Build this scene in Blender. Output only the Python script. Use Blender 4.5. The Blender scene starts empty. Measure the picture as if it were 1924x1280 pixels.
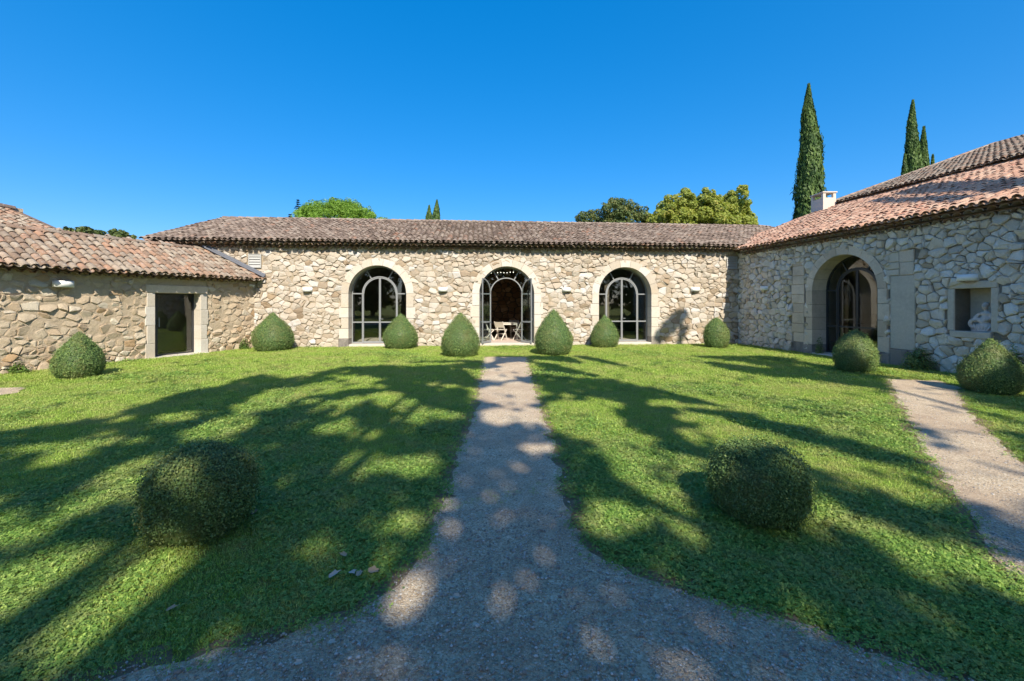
import bpy, math, random
import numpy as np
from mathutils import Vector, Matrix, geometry

random.seed(7); RNG = np.random.default_rng(7)
SC = bpy.context.scene
COL = SC.collection
R = math.radians

# ------------------------------------------------------------------ camera
CAM_H, F_PX, HZ, CX = 1.7, 800.0, 570.0, 962.0          # photo is 1924 px wide, horizon at row 570
cd = bpy.data.cameras.new('camera'); cam = bpy.data.objects.new('camera', cd); COL.objects.link(cam)
cam.location = (0, 0, CAM_H); cam.rotation_euler = (R(90), 0, 0)
cd.sensor_fit = 'HORIZONTAL'; cd.sensor_width = 36.0; cd.lens = 36.0 * F_PX / 1924.0
cd.shift_y = -(640.0 - HZ) / 1924.0
cd.clip_start = 0.05; cd.clip_end = 2000
SC.camera = cam

# ------------------------------------------------------------------ sky, sun, exposure
SUN_EL = R(40)
SUN_H = Vector((-0.2205, 0.9754, 0)).normalized()        # horizontal travel of the light
SUN_D = Vector((SUN_H.x*math.cos(SUN_EL), SUN_H.y*math.cos(SUN_EL), -math.sin(SUN_EL)))
w = bpy.data.worlds.new('World'); SC.world = w; w.use_nodes = True
nt = w.node_tree; nt.nodes.clear()
sky = nt.nodes.new('ShaderNodeTexSky'); sky.sky_type = 'NISHITA'; sky.sun_disc = False
sky.sun_elevation = SUN_EL; sky.sun_rotation = R(180 - 12.7)
sky.altitude = 2000; sky.air_density = 1.0; sky.dust_density = 5.0; sky.ozone_density = 6.0
hs = nt.nodes.new('ShaderNodeHueSaturation'); hs.inputs['Hue'].default_value = 0.506; hs.inputs['Saturation'].default_value = 1.85
bg = nt.nodes.new('ShaderNodeBackground'); bg.inputs[1].default_value = 0.15
wo = nt.nodes.new('ShaderNodeOutputWorld')
gm = nt.nodes.new('ShaderNodeGamma'); gm.inputs[1].default_value = 0.53
nt.links.new(sky.outputs[0], gm.inputs[0]); nt.links.new(gm.outputs[0], hs.inputs['Color']); nt.links.new(hs.outputs[0], bg.inputs[0]); nt.links.new(bg.outputs[0], wo.inputs[0])
sl = bpy.data.lights.new('sun', 'SUN'); sl.energy = 2.65; sl.angle = R(0.53); sl.color = (1.0, 0.91, 0.76)
so = bpy.data.objects.new('sun', sl); COL.objects.link(so); so.location = (5, -20, 30)
so.rotation_euler = SUN_D.to_track_quat('-Z', 'Y').to_euler()
SC.view_settings.view_transform = 'Standard'; SC.view_settings.look = 'None'
SC.view_settings.exposure = 1.58; SC.view_settings.gamma = 1.0; SC.view_settings.use_curve_mapping = False
SC.cycles.use_denoising = True
SC.cycles.max_bounces = 6; SC.cycles.transparent_max_bounces = 16
SC.cycles.sample_clamp_indirect = 6.0

# ------------------------------------------------------------------ helpers
def tag(o, label=None, cat=None, group=None, kind=None):
    if label: o['label'] = label
    if cat: o['category'] = cat
    if group: o['group'] = group
    if kind: o['kind'] = kind
    return o
def empty(name, loc=(0, 0, 0), rz=0.0):
    o = bpy.data.objects.new(name, None); COL.objects.link(o); o.location = loc; o.rotation_euler = (0, 0, rz)
    o.empty_display_size = 0.2
    return o
def set_tone(me, tones):
    a = me.attributes.new('tone', 'FLOAT', 'FACE'); a.data.foreach_set('value', np.asarray(tones, dtype=np.float32))
def link(name, me, mat, parent=None, smooth=False):
    o = bpy.data.objects.new(name, me); COL.objects.link(o)
    if mat is not None and not me.materials: me.materials.append(mat)
    if parent is not None: o.parent = parent
    if smooth: me.polygons.foreach_set('use_smooth', [True]*len(me.polygons))
    return o
class MB:
    def __init__(s): s.v = []; s.f = []; s.t = []
    def face(s, idx, tone): s.f.append(idx); s.t.append(tone)
    def box(s, x0, x1, y0, y1, z0, z1, tone=.5):
        b = len(s.v)
        s.v += [(x0,y0,z0),(x1,y0,z0),(x1,y1,z0),(x0,y1,z0),(x0,y0,z1),(x1,y0,z1),(x1,y1,z1),(x0,y1,z1)]
        for q in ((0,3,2,1),(4,5,6,7),(0,1,5,4),(1,2,6,5),(2,3,7,6),(3,0,4,7)): s.face(tuple(b+i for i in q), tone)
    def bevbox(s, x0, x1, y0, y1, z0, z1, c, tone=.5):
        """block with its front (low y) edges chamfered"""
        b = len(s.v)
        s.v += [(x0,y1,z0),(x1,y1,z0),(x1,y1,z1),(x0,y1,z1),(x0,y0+c,z0),(x1,y0+c,z0),(x1,y0+c,z1),(x0,y0+c,z1),
                (x0+c,y0,z0+c),(x1-c,y0,z0+c),(x1-c,y0,z1-c),(x0+c,y0,z1-c)]
        for q in ((0,1,5,4),(1,2,6,5),(2,3,7,6),(3,0,4,7),(4,5,9,8),(5,6,10,9),(6,7,11,10),(7,4,8,11),(8,9,10,11)):
            s.face(tuple(b+i for i in q), tone)
    def prism(s, pts, y0, y1, tone=.5):
        """pts: (x,z) outline, extruded in y"""
        b = len(s.v); n = len(pts)
        s.v += [(p[0], y0, p[1]) for p in pts] + [(p[0], y1, p[1]) for p in pts]
        s.face(tuple(b+i for i in range(n)), tone); s.face(tuple(b+n+i for i in reversed(range(n))), tone)
        for i in range(n):
            j = (i+1) % n; s.face((b+i, b+n+i, b+n+j, b+j), tone)
    def arc(s, cx, cz, r0, r1, y0, y1, a0, a1, n, tone=.5):
        b = len(s.v)
        for i in range(n+1):
            a = a0 + (a1-a0)*i/n; c, d = math.cos(a), math.sin(a)
            s.v += [(cx+r0*c,y0,cz+r0*d),(cx+r1*c,y0,cz+r1*d),(cx+r1*c,y1,cz+r1*d),(cx+r0*c,y1,cz+r0*d)]
        for i in range(n):
            p = b+4*i; q = p+4
            for k in range(4): s.face((p+k, p+(k+1)%4, q+(k+1)%4, q+k), tone)
        s.face((b,b+3,b+2,b+1), tone); e = b+4*n; s.face((e,e+1,e+2,e+3), tone)
    def tube(s, pts, radii, n=6, tone=.5):
        b = len(s.v); k = len(pts); pts = [Vector(p) for p in pts]
        for i, p in enumerate(pts):
            d = (pts[min(i+1,k-1)] - pts[max(i-1,0)]).normalized()
            a = d.cross(Vector((0,0,1)) if abs(d.z) < .9 else Vector((1,0,0))).normalized(); c = d.cross(a)
            r = radii[i] if isinstance(radii, (list, tuple)) else radii
            for j in range(n):
                t = 2*math.pi*j/n; s.v.append(tuple(p + a*(r*math.cos(t)) + c*(r*math.sin(t))))
        for i in range(k-1):
            for j in range(n):
                j2 = (j+1) % n; s.face((b+i*n+j, b+i*n+j2, b+(i+1)*n+j2, b+(i+1)*n+j), tone)
        s.face(tuple(b+j for j in reversed(range(n))), tone); s.face(tuple(b+(k-1)*n+j for j in range(n)), tone)
    def bar(s, p, q, a, b_, tone=.5):
        """square bar from p to q"""
        p, q = Vector(p), Vector(q); d = (q-p).normalized()
        u = d.cross(Vector((0,1,0)) if abs(d.y) < .9 else Vector((1,0,0))).normalized(); v = d.cross(u)
        b = len(s.v)
        for e in (p, q):
            for (i, j) in ((-1,-1),(1,-1),(1,1),(-1,1)): s.v.append(tuple(e + u*(a*i/2) + v*(b_*j/2)))
        for qd in ((0,1,2,3),(7,6,5,4),(0,4,5,1),(1,5,6,2),(2,6,7,3),(3,7,4,0)): s.face(tuple(b+i for i in qd), tone)
    def add(s, verts, faces, tone=.5):
        b = len(s.v); s.v += [tuple(p) for p in verts]
        for f in faces: s.face(tuple(b+i for i in f), tone)
    def mesh(s, name):
        me = bpy.data.meshes.new(name); me.from_pydata(s.v, [], s.f); set_tone(me, s.t); me.update(); return me
    def build(s, name, mat, parent=None, smooth=False): return link(name, s.mesh(name), mat, parent, smooth)
def np_mesh(name, verts, nv_per_face, tones):
    """verts (N*k,3) of separate k-gons"""
    k = nv_per_face; nf = len(verts)//k
    me = bpy.data.meshes.new(name); me.vertices.add(len(verts)); me.vertices.foreach_set('co', np.asarray(verts, np.float32).ravel())
    me.loops.add(len(verts)); me.loops.foreach_set('vertex_index', np.arange(len(verts), dtype=np.int32))
    me.polygons.add(nf); me.polygons.foreach_set('loop_start', np.arange(0, len(verts), k, dtype=np.int32))
    set_tone(me, tones); me.update(calc_edges=True); me.validate(); return me

# ------------------------------------------------------------------ materials
def new_mat(name):
    m = bpy.data.materials.new(name); m.use_nodes = True; n = m.node_tree; n.nodes.clear()
    out = n.nodes.new('ShaderNodeOutputMaterial'); p = n.nodes.new('ShaderNodeBsdfPrincipled')
    n.links.new(p.outputs[0], out.inputs[0]); return m, n, p, out
def node(n, t, **kw):
    x = n.nodes.new(t)
    for k, v in kw.items(): setattr(x, k, v)
    return x
def ramp(n, fac, stops):
    r = n.nodes.new('ShaderNodeValToRGB'); e = r.color_ramp.elements
    e[0].position, e[0].color = stops[0][0], (*stops[0][1], 1); e[1].position, e[1].color = stops[-1][0], (*stops[-1][1], 1)
    for p, c in stops[1:-1]:
        x = e.new(p); x.color = (*c, 1)
    n.links.new(fac, r.inputs[0]); return r.outputs[0]
def noise(n, scale, detail=4, rough=.6, vec=None, dist=0.0):
    t = n.nodes.new('ShaderNodeTexNoise'); t.inputs['Scale'].default_value = scale; t.inputs['Detail'].default_value = detail
    t.inputs['Roughness'].default_value = rough; t.inputs['Distortion'].default_value = dist
    if vec is None:
        g = n.nodes.new('ShaderNodeNewGeometry'); vec = g.outputs['Position']
    n.links.new(vec, t.inputs['Vector']); return t.outputs['Fac']
def mix(n, fac, a, b, mode='MIX'):
    m = n.nodes.new('ShaderNodeMix'); m.data_type = 'RGBA'; m.blend_type = mode
    for sock, val in ((m.inputs[0], fac), (m.inputs[6], a), (m.inputs[7], b)):
        if hasattr(val, 'is_linked'): n.links.new(val, sock)
        elif isinstance(val, tuple): sock.default_value = (*val, 1)
        else: sock.default_value = val
    return m.outputs[2]
def math_(n, op, a, b=0.0, clamp=False):
    m = n.nodes.new('ShaderNodeMath'); m.operation = op; m.use_clamp = clamp
    for s_, val in ((m.inputs[0], a), (m.inputs[1], b)):
        if hasattr(val, 'is_linked'): n.links.new(val, s_)
        else: s_.default_value = val
    return m.outputs[0]
def bump(n, p, h, strength, dist):
    b = n.nodes.new('ShaderNodeBump'); b.inputs['Strength'].default_value = strength; b.inputs['Distance'].default_value = dist
    n.links.new(h, b.inputs['Height']); n.links.new(b.outputs[0], p.inputs['Normal'])
def tone_attr(n, rnd=False):
    a = n.nodes.new('ShaderNodeAttribute'); a.attribute_name = 'tone'
    if not rnd: return a.outputs['Fac']
    oi = n.nodes.new('ShaderNodeObjectInfo')
    return math_(n, 'FRACT', math_(n, 'ADD', a.outputs['Fac'], oi.outputs['Random']))
def rock_mat(name, stops, stain=(.35,.27,.18), stain_amt=.35, bump_s=.5, nscale=9.0, rough=.92, rnd=False, lichen=None, spot=.62):
    m, n, p, _ = new_mat(name)
    c = ramp(n, tone_attr(n, rnd), stops)
    f = math_(n, 'MULTIPLY', ramp_f(n, noise(n, nscale*.35, 5, .65), .48, .72), stain_amt)
    c = mix(n, f, c, stain)
    fine = noise(n, nscale*4, 5, .7)
    c = mix(n, math_(n, 'MULTIPLY', ramp_f(n, fine, .3, .75), .5), c, mix(n, 1.0, c, (.62,.6,.58), 'MULTIPLY'))
    if lichen:
        c = mix(n, math_(n, 'MULTIPLY', ramp_f(n, noise(n, 14, 6, .75), spot, spot+.1), .8), c, lichen)
    n.links.new(c, p.inputs['Base Color']); p.inputs['Roughness'].default_value = rough
    p.inputs['Specular IOR Level'].default_value = .2
    bump(n, p, noise(n, nscale*1.6, 8, .75), bump_s, .045); return m
def ramp_f(n, fac, a, b):
    r = n.nodes.new('ShaderNodeMapRange'); r.inputs[1].default_value = a; r.inputs[2].default_value = b; r.clamp = True
    n.links.new(fac, r.inputs[0]); return r.outputs[0]
def plain(name, col, rough=.5, metal=0.0, spec=.4, var=.12, bmp=0.0, sc=20):
    m, n, p, _ = new_mat(name)
    c = mix(n, math_(n, 'MULTIPLY', noise(n, sc, 4), var*2), col, tuple(x*.6 for x in col))
    n.links.new(c, p.inputs['Base Color']); p.inputs['Roughness'].default_value = rough; p.inputs['Metallic'].default_value = metal
    p.inputs['Specular IOR Level'].default_value = spec
    if bmp: bump(n, p, noise(n, sc*3, 5), bmp, .01)
    return m
def leaf_mat(name, stops, trans=.3, rough=.55, spec=.25, dry=None, dscale=1.1):
    m, n, p, out = new_mat(name)
    c = ramp(n, tone_attr(n), stops)
    if dry:
        d = math_(n, 'MULTIPLY', ramp_f(n, math_(n, 'ADD', math_(n, 'MULTIPLY', noise(n, dscale, 4, .65), .55), math_(n, 'MULTIPLY', noise(n, dscale*6, 4, .7), .45)), .46, .63), .68)
        c = mix(n, d, c, dry)
    n.links.new(c, p.inputs['Base Color']); p.inputs['Roughness'].default_value = rough; p.inputs['Specular IOR Level'].default_value = spec
    t = n.nodes.new('ShaderNodeBsdfTranslucent'); n.links.new(mix(n, 1.0, c, (1.0,1.0,.55), 'MULTIPLY'), t.inputs[0])
    x = n.nodes.new('ShaderNodeMixShader'); x.inputs[0].default_value = trans
    n.links.new(p.outputs[0], x.inputs[1]); n.links.new(t.outputs[0], x.inputs[2]); n.links.new(x.outputs[0], out.inputs[0]); return m
def glass_mat(name, tint=(.90,.935,.93), f0=.07):
    m = bpy.data.materials.new(name); m.use_nodes = True; n = m.node_tree; n.nodes.clear()
    out = n.nodes.new('ShaderNodeOutputMaterial'); tr = n.nodes.new('ShaderNodeBsdfTransparent'); tr.inputs[0].default_value = (*tint, 1)
    g = n.nodes.new('ShaderNodeBsdfGlossy'); g.inputs['Roughness'].default_value = .015
    ge = n.nodes.new('ShaderNodeNewGeometry'); dp = n.nodes.new('ShaderNodeVectorMath'); dp.operation = 'DOT_PRODUCT'
    n.links.new(ge.outputs['Incoming'], dp.inputs[0]); n.links.new(ge.outputs['Normal'], dp.inputs[1])
    om = math_(n, 'SUBTRACT', 1.0, math_(n, 'ABSOLUTE', dp.outputs['Value']), True)
    fr = math_(n, 'ADD', f0, math_(n, 'MULTIPLY', math_(n, 'POWER', om, 5.0), 1-f0))
    x = n.nodes.new('ShaderNodeMixShader'); n.links.new(fr, x.inputs[0]); n.links.new(tr.outputs[0], x.inputs[1]); n.links.new(g.outputs[0], x.inputs[2])
    b = n.nodes.new('ShaderNodeBump'); b.inputs['Strength'].default_value = .03; b.inputs['Distance'].default_value = .02
    n.links.new(noise(n, 1.3, 1), b.inputs['Height']); n.links.new(b.outputs[0], g.inputs['Normal'])
    n.links.new(x.outputs[0], out.inputs[0]); return m

M = {}
M['stone_cream'] = rock_mat('stone_cream', [(0,(0.313,0.239,0.168)),(.15,(0.409,0.341,0.266)),(.5,(0.477,0.418,0.346)),(.85,(0.521,0.472,0.407)),(1,(0.551,0.525,0.496))], (.45,.33,.20), .35)
M['stone_ochre'] = rock_mat('stone_ochre', [(0,(.42,.29,.17)),(.12,(.47,.36,.25)),(.5,(.53,.43,.31)),(.85,(.57,.48,.36)),(1,(.62,.55,.44))], (.42,.31,.20), .4, .7)
M['stone_grey'] = rock_mat('stone_grey', [(0,(.50,.42,.33)),(.25,(.64,.56,.46)),(.6,(.74,.66,.57)),(1,(.80,.76,.70))], (.40,.31,.21), .4, lichen=(.72,.69,.64), spot=.64)
M['mortar_cream'] = rock_mat('mortar_cream', [(0,(0.366,0.303,0.222)),(1,(0.366,0.303,0.222))], (.42,.32,.21), .4, .8, 7)
M['mortar_ochre'] = rock_mat('mortar_ochre', [(0,(0.510,0.416,0.302)),(1,(0.510,0.416,0.302))], (.40,.30,.20), .55, 1.0, 5)
M['mortar_grey'] = rock_mat('mortar_grey', [(0,(.27,.235,.19)),(1,(.27,.235,.19))], (.17,.145,.115), .5, .9, 7)
M['ashlar'] = rock_mat('ashlar', [(0,(0.470,0.409,0.334)),(.5,(0.559,0.515,0.447)),(1,(0.607,0.573,0.527))], (.55,.42,.27), .3, .25, 5)
M['ashlar_old'] = rock_mat('ashlar_old', [(0,(0.556,0.454,0.355)),(1,(0.726,0.613,0.497))], (.30,.25,.19), .45, .4, 5)
M['base_stone'] = rock_mat('base_stone', [(0,(.27,.24,.21)),(1,(.42,.38,.34))], (.06,.055,.055), 1.0, .6, 6)
M['plaster'] = rock_mat('plaster', [(0,(0.565,0.502,0.418)),(1,(0.615,0.549,0.466))], (.36,.31,.25), .35, .35, 4)
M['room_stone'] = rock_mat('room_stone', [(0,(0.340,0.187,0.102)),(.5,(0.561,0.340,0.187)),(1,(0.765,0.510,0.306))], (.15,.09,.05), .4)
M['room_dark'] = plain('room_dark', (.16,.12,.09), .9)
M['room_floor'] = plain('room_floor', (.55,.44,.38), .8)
M['tile_old'] = rock_mat('tile_old', [(0,(.125,.095,.08)),(.3,(.19,.145,.12)),(.6,(.245,.195,.165)),(.9,(.30,.25,.21)),(1,(.28,.165,.12))], (.14,.115,.10), .6, .5, 12, rnd=True, lichen=(.50,.47,.42), spot=.60)
M['tile_mixed'] = rock_mat('tile_mixed', [(0,(0.221,0.162,0.123)),(.2,(0.313,0.204,0.142)),(.35,(0.368,0.223,0.152)),(.45,(0.285,0.228,0.180)),(.75,(0.354,0.294,0.233)),(.9,(0.386,0.328,0.261)),(1,(0.386,0.228,0.157))], (.18,.145,.12), .75, .5, 12, rnd=True, lichen=(.46,.42,.36), spot=.56)
M['tile_red'] = rock_mat('tile_red', [(0,(.44,.26,.18)),(.3,(.58,.34,.24)),(.6,(.64,.41,.29)),(.85,(.62,.45,.34)),(1,(.52,.25,.17))], (.34,.24,.18), .4, .5, 12, rnd=True, lichen=(.62,.55,.46), spot=.66)
M['deck'] = plain('deck', (.16,.11,.08), .95)
M['lead'] = plain('lead', (.17,.18,.21), .55, .3)
M['steel'] = plain('steel', (.27,.28,.29), .45, .25)
M['steel_dark'] = plain('steel_dark', (.055,.055,.06), .45, .2)
M['glass'] = glass_mat('glass')
M['white'] = plain('white', (.80,.80,.78), .5, var=.04)
M['louver'] = plain('louver', (.40,.40,.39), .6)
M['render'] = plain('render', (.60,.52,.45), .9, bmp=.3)
M['terracotta'] = rock_mat('terracotta', [(0,(.72,.61,.54)),(1,(.72,.61,.54))], (.36,.28,.23), .5, .4, 18)
M['bark'] = rock_mat('bark', [(0,(.16,.12,.085)),(1,(.24,.19,.14))], (.09,.07,.05), .5, .9, 12)
M['box_leaf'] = leaf_mat('box_leaf', [(0,(0.064,0.122,0.043)),(.5,(0.153,0.251,0.077)),(.85,(0.270,0.372,0.104)),(1,(0.477,0.466,0.128))], .18, .5, .3, dry=(.20,.20,.075), dscale=2.2)
M['plane_leaf'] = leaf_mat('plane_leaf', [(0,(0.210,0.280,0.061)),(.5,(0.333,0.394,0.088)),(.85,(0.473,0.481,0.122)),(1,(0.665,0.542,0.175))], .5)
M['shade_leaf'] = leaf_mat('shade_leaf', [(0,(.10,.14,.03)),(.5,(.16,.20,.04)),(1,(.26,.25,.07))], .5)
M['oak_leaf'] = leaf_mat('oak_leaf', [(0,(0.055,0.091,0.031)),(.6,(0.119,0.164,0.055)),(1,(0.237,0.218,0.073))], .25)
M['pine_leaf'] = leaf_mat('pine_leaf', [(0,(0.096,0.193,0.031)),(.5,(0.193,0.347,0.051)),(1,(0.308,0.462,0.077))], .3)
M['fir_leaf'] = leaf_mat('fir_leaf', [(0,(.012,.028,.018)),(1,(.04,.065,.035))], .1)
M['cypress_leaf'] = leaf_mat('cypress_leaf', [(0,(0.035,0.074,0.022)),(.5,(0.078,0.140,0.037)),(1,(0.156,0.227,0.062))], .2)
M['weed_leaf'] = leaf_mat('weed_leaf', [(0,(.05,.11,.02)),(1,(.14,.22,.04))], .3)
M['grass_blade'] = leaf_mat('grass_blade', [(0,(0.180,0.303,0.046)),(.5,(0.330,0.495,0.083)),(.8,(0.496,0.605,0.151)),(1,(0.752,0.718,0.332))], .35, .6, .2, dry=(.50,.44,.20))
M['clover_leaf'] = leaf_mat('clover_leaf', [(0,(0.118,0.237,0.044)),(.6,(0.220,0.375,0.074)),(1,(0.367,0.501,0.120))], .3, .6, .2, dry=(.36,.36,.14), dscale=1.7)
M['dry_leaf'] = leaf_mat('dry_leaf', [(0,(.30,.19,.10)),(.5,(.45,.32,.20)),(1,(.55,.48,.40))], .15, .7)
M['bulb'] = plain('bulb', (.8,.8,.7), .3)
def emis(m, col, st):
    p = [x for x in m.node_tree.nodes if x.type == 'BSDF_PRINCIPLED'][0]
    p.inputs['Emission Color'].default_value = (*col, 1); p.inputs['Emission Strength'].default_value = st
emis(M['bulb'], (1.0,.93,.75), 1.3)
def ground_mats():
    m, n, p, _ = new_mat('lawn_soil')
    a = noise(n, .55, 4, .6); b = noise(n, 9, 6, .7); c2 = noise(n, 70, 4, .7)
    c = ramp(n, a, [(.3,(.19,.26,.055)),(.5,(.26,.33,.07)),(.7,(.34,.36,.11))])
    c = mix(n, ramp_f(n, b, .45, .75), c, (.28,.25,.11)); c = mix(n, math_(n,'MULTIPLY',ramp_f(n, c2, .4, .7),.5), c, (.09,.11,.03))
    n.links.new(c, p.inputs['Base Color']); p.inputs['Roughness'].default_value = .95; p.inputs['Specular IOR Level'].default_value = .1
    bump(n, p, noise(n, 45, 6, .8), 1.0, .04); M['lawn'] = m
    m, n, p, _ = new_mat('gravel')
    v = n.nodes.new('ShaderNodeTexVoronoi'); v.inputs['Scale'].default_value = 95
    g = n.nodes.new('ShaderNodeNewGeometry'); n.links.new(g.outputs['Position'], v.inputs['Vector'])
    sx = n.nodes.new('ShaderNodeSeparateColor'); n.links.new(v.outputs['Color'], sx.inputs[0])
    c = ramp(n, sx.outputs[0], [(0,(.38,.285,.185)),(.5,(.60,.48,.33)),(.85,(.70,.58,.41)),(1,(.80,.73,.58))])
    c = mix(n, ramp_f(n, noise(n, .9, 6, .7), .40, .62), c, mix(n, .65, c, (.44,.32,.22)))
    c = mix(n, math_(n,'MULTIPLY',ramp_f(n, noise(n, 4.5, 6, .7), .5, .75),.55), c, mix(n, 1.0, c, (.6,.57,.55),'MULTIPLY'))
    n.links.new(c, p.inputs['Base Color']); p.inputs['Roughness'].default_value = .9; p.inputs['Specular IOR Level'].default_value = .2
    h = math_(n, 'ADD', math_(n,'MULTIPLY',v.outputs['Distance'],-.7), noise(n, 160, 4, .7))
    bump(n, p, h, .9, .012); M['gravel'] = m
    M['pebble'] = rock_mat('pebble', [(0,(.25,.22,.19)),(.6,(.42,.38,.33)),(1,(.66,.64,.60))], (.3,.26,.2), .3, .3, 40, rnd=True)
ground_mats()
M['earth'] = rock_mat('earth', [(0,(.34,.25,.16)),(1,(.34,.25,.16))], (.22,.17,.09), .6, 1.0, 22)

# ------------------------------------------------------------------ pixel -> place (photo measurements)
def ground_at(px, py, z=0.0):
    Y = (CAM_H - z)*F_PX/(py - HZ); return Vector(((px-CX)/F_PX*Y, Y, z))
def ray(px, py): return Vector(((px-CX)/F_PX, 1.0, (HZ-py)/F_PX))
class Frame:
    """building frame: local x along the facade, local y into the building"""
    def __init__(s, ox, oy, ux, uy):
        L = math.hypot(ux, uy); s.o = Vector((ox, oy, 0)); s.u = Vector((ux/L, uy/L, 0)); s.n = Vector((-uy/L, ux/L, 0))
        s.rz = math.atan2(uy, ux)
    def hit(s, px, py, y=0.0):
        d = ray(px, py); t = (s.o + s.n*y).dot(s.n)/d.dot(s.n); P = d*t
        return (P - s.o).dot(s.u), CAM_H + d.z*t
    def world(s, x, y, z): p = s.o + s.u*x + s.n*y; return Vector((p.x, p.y, z))
    def local(s, P): q = Vector((P[0], P[1], 0)) - s.o; return q.dot(s.u), q.dot(s.n)
FB = Frame(-9.82, 16.3, 19.35, 1.6)          # long rear wing
FR = Frame(9.53, 17.9, .158, -.987)          # right wing, from the inner corner towards the camera
FL = Frame(-9.82, 16.3, .361, .9326)         # left wing, corner at local x = 0

# ------------------------------------------------------------------ masonry
def clip_poly(poly, nx, nz, c):
    out = []; k = len(poly)
    for i in range(k):
        a, b = poly[i], poly[(i+1) % k]; da = nx*a[0]+nz*a[1]-c; db = nx*b[0]+nz*b[1]-c
        if da <= 0: out.append(a)
        if (da < 0 < db) or (db < 0 < da):
            t = da/(da-db); out.append((a[0]+(b[0]-a[0])*t, a[1]+(b[1]-a[1])*t))
    return out
def rubble_cells(x0, x1, z0, z1, cw, ch, rnd):
    """irregular coursed cells (power diagram over jittered rows)"""
    sites = []; z = z0 + ch*.45; asp = cw/ch*.85
    while z < z1 + ch*.3:
        x = x0 + rnd.uniform(0, cw)
        while x < x1 + cw*.3:
            sites.append((x, (z + rnd.uniform(-.33,.33)*ch)*asp, (rnd.uniform(0,.52)*cw)**2)); x += cw*rnd.uniform(.55, 1.5)
        for _ in range(int((x1-x0)/cw*.55)):             # small packing stones between the courses
            sites.append((rnd.uniform(x0, x1), (z + ch*.5 + rnd.gauss(0,.12)*ch)*asp, 0.0))
        z += ch*rnd.uniform(.72, 1.32)
    g = {}; G = cw*1.6
    for i, s_ in enumerate(sites): g.setdefault((int(s_[0]//G), int(s_[1]//G)), []).append(i)
    cells = []
    for i, (sx, sz, sw) in enumerate(sites):
        p = [(sx-1.4*cw, sz-1.4*cw), (sx+1.4*cw, sz-1.4*cw), (sx+1.4*cw, sz+1.4*cw), (sx-1.4*cw, sz+1.4*cw)]
        gx, gz = int(sx//G), int(sz//G)
        for a in (-1,0,1):
            for b in (-1,0,1):
                for j in g.get((gx+a, gz+b), ()):
                    if j == i: continue
                    tx, tz, tw = sites[j]; nx, nz = tx-sx, tz-sz
                    if nx*nx + nz*nz > (3*cw)**2: continue
                    c = (tx*tx+tz*tz-tw - (sx*sx+sz*sz-sw))/2
                    p = clip_poly(p, nx, nz, c)
                    if len(p) < 3: break
        if len(p) < 3: continue
        q = [(a, b/asp) for a, b in p]
        for (nx, nz, c) in ((-1,0,-x0),(1,0,x1),(0,-1,-z0),(0,1,z1)):
            q = clip_poly(q, nx, nz, c)
            if len(q) < 3: break
        if len(q) >= 3: cells.append(q)
    return cells
def in_hole(x, z, h, m=0.0):
    if h[0] == 'arch':
        _, cx, hw, sp = h
        return abs(x-cx) < hw+m if z <= sp else math.hypot(x-cx, z-sp) < hw+m
    return h[1]-m < x < h[2]+m and h[3]-m < z < h[4]+m
def push(x, z, h, m):
    if not in_hole(x, z, h, m): return x, z
    if h[0] == 'arch':
        _, cx, hw, sp = h
        if z <= sp: return (cx + math.copysign(hw+m, x-cx), z)
        d = math.hypot(x-cx, z-sp) or 1e-6; k = (hw+m)/d; return cx+(x-cx)*k, sp+(z-sp)*k
    d = [(x-(h[1]-m), (h[1]-m, z)), (h[2]+m-x, (h[2]+m, z)), (z-(h[3]-m), (x, h[3]-m)), (h[4]+m-z, (x, h[4]+m))]
    return min(d)[1]
def stone_geo(poly, gap, proud, rnd):
    cx = sum(p[0] for p in poly)/len(poly); cz = sum(p[1] for p in poly)/len(poly)
    q = []
    for (x, z) in poly:
        d = math.hypot(x-cx, z-cz) or 1e-6; k = max(.45, 1 - gap*rnd.uniform(.5,2.0)/d); q.append((cx+(x-cx)*k, cz+(z-cz)*k))
    r = []; n = len(q)
    for i in range(n):
        a, b = q[i], q[(i+1) % n]; L = math.hypot(b[0]-a[0], b[1]-a[1])
        if L < .03: r.append(((a[0]+b[0])/2, (a[1]+b[1])/2)); continue
        e = rnd.uniform(.02,.11)
        ts = (e, .5+rnd.uniform(-.12,.12), 1-rnd.uniform(.02,.11)) if L > .2 else (e, 1-e)
        for t in ts: r.append((a[0]+(b[0]-a[0])*t + rnd.gauss(0,.006), a[1]+(b[1]-a[1])*t + rnd.gauss(0,.006)))
    n = len(r)
    if n < 4: return None
    tx, tz = rnd.gauss(0, .17), rnd.gauss(.03, .2)      # the face of the stone leans a little
    V = []; Fc = []; pk = [rnd.uniform(.5,.9) for _ in r]
    ox, oz = rnd.gauss(0,.02), rnd.gauss(0,.015)
    for ring in range(3):
        for i, (x, z) in enumerate(r):
            s_ = 1.0 if ring < 2 else pk[i]; y = (.012, -proud*rnd.uniform(.35,.75), -proud*rnd.uniform(.85,1.12))[ring]
            xx, zz = cx+(x-cx)*s_, cz+(z-cz)*s_
            V.append((xx, y + (0 if ring == 0 else ((xx-cx)*tx+(zz-cz)*tz)), zz))
    V.append((cx+ox, -proud*rnd.uniform(.9,1.2), cz+oz))
    for k in range(2):
        for i in range(n):
            j = (i+1) % n; Fc.append((k*n+i, k*n+j, (k+1)*n+j, (k+1)*n+i))
    for i in range(n): Fc.append((2*n+i, 2*n+(i+1) % n, 3*n))
    return V, Fc
def poly_area(p): return abs(sum(p[i][0]*p[(i+1)%len(p)][1]-p[(i+1)%len(p)][0]*p[i][1] for i in range(len(p))))/2
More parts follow.
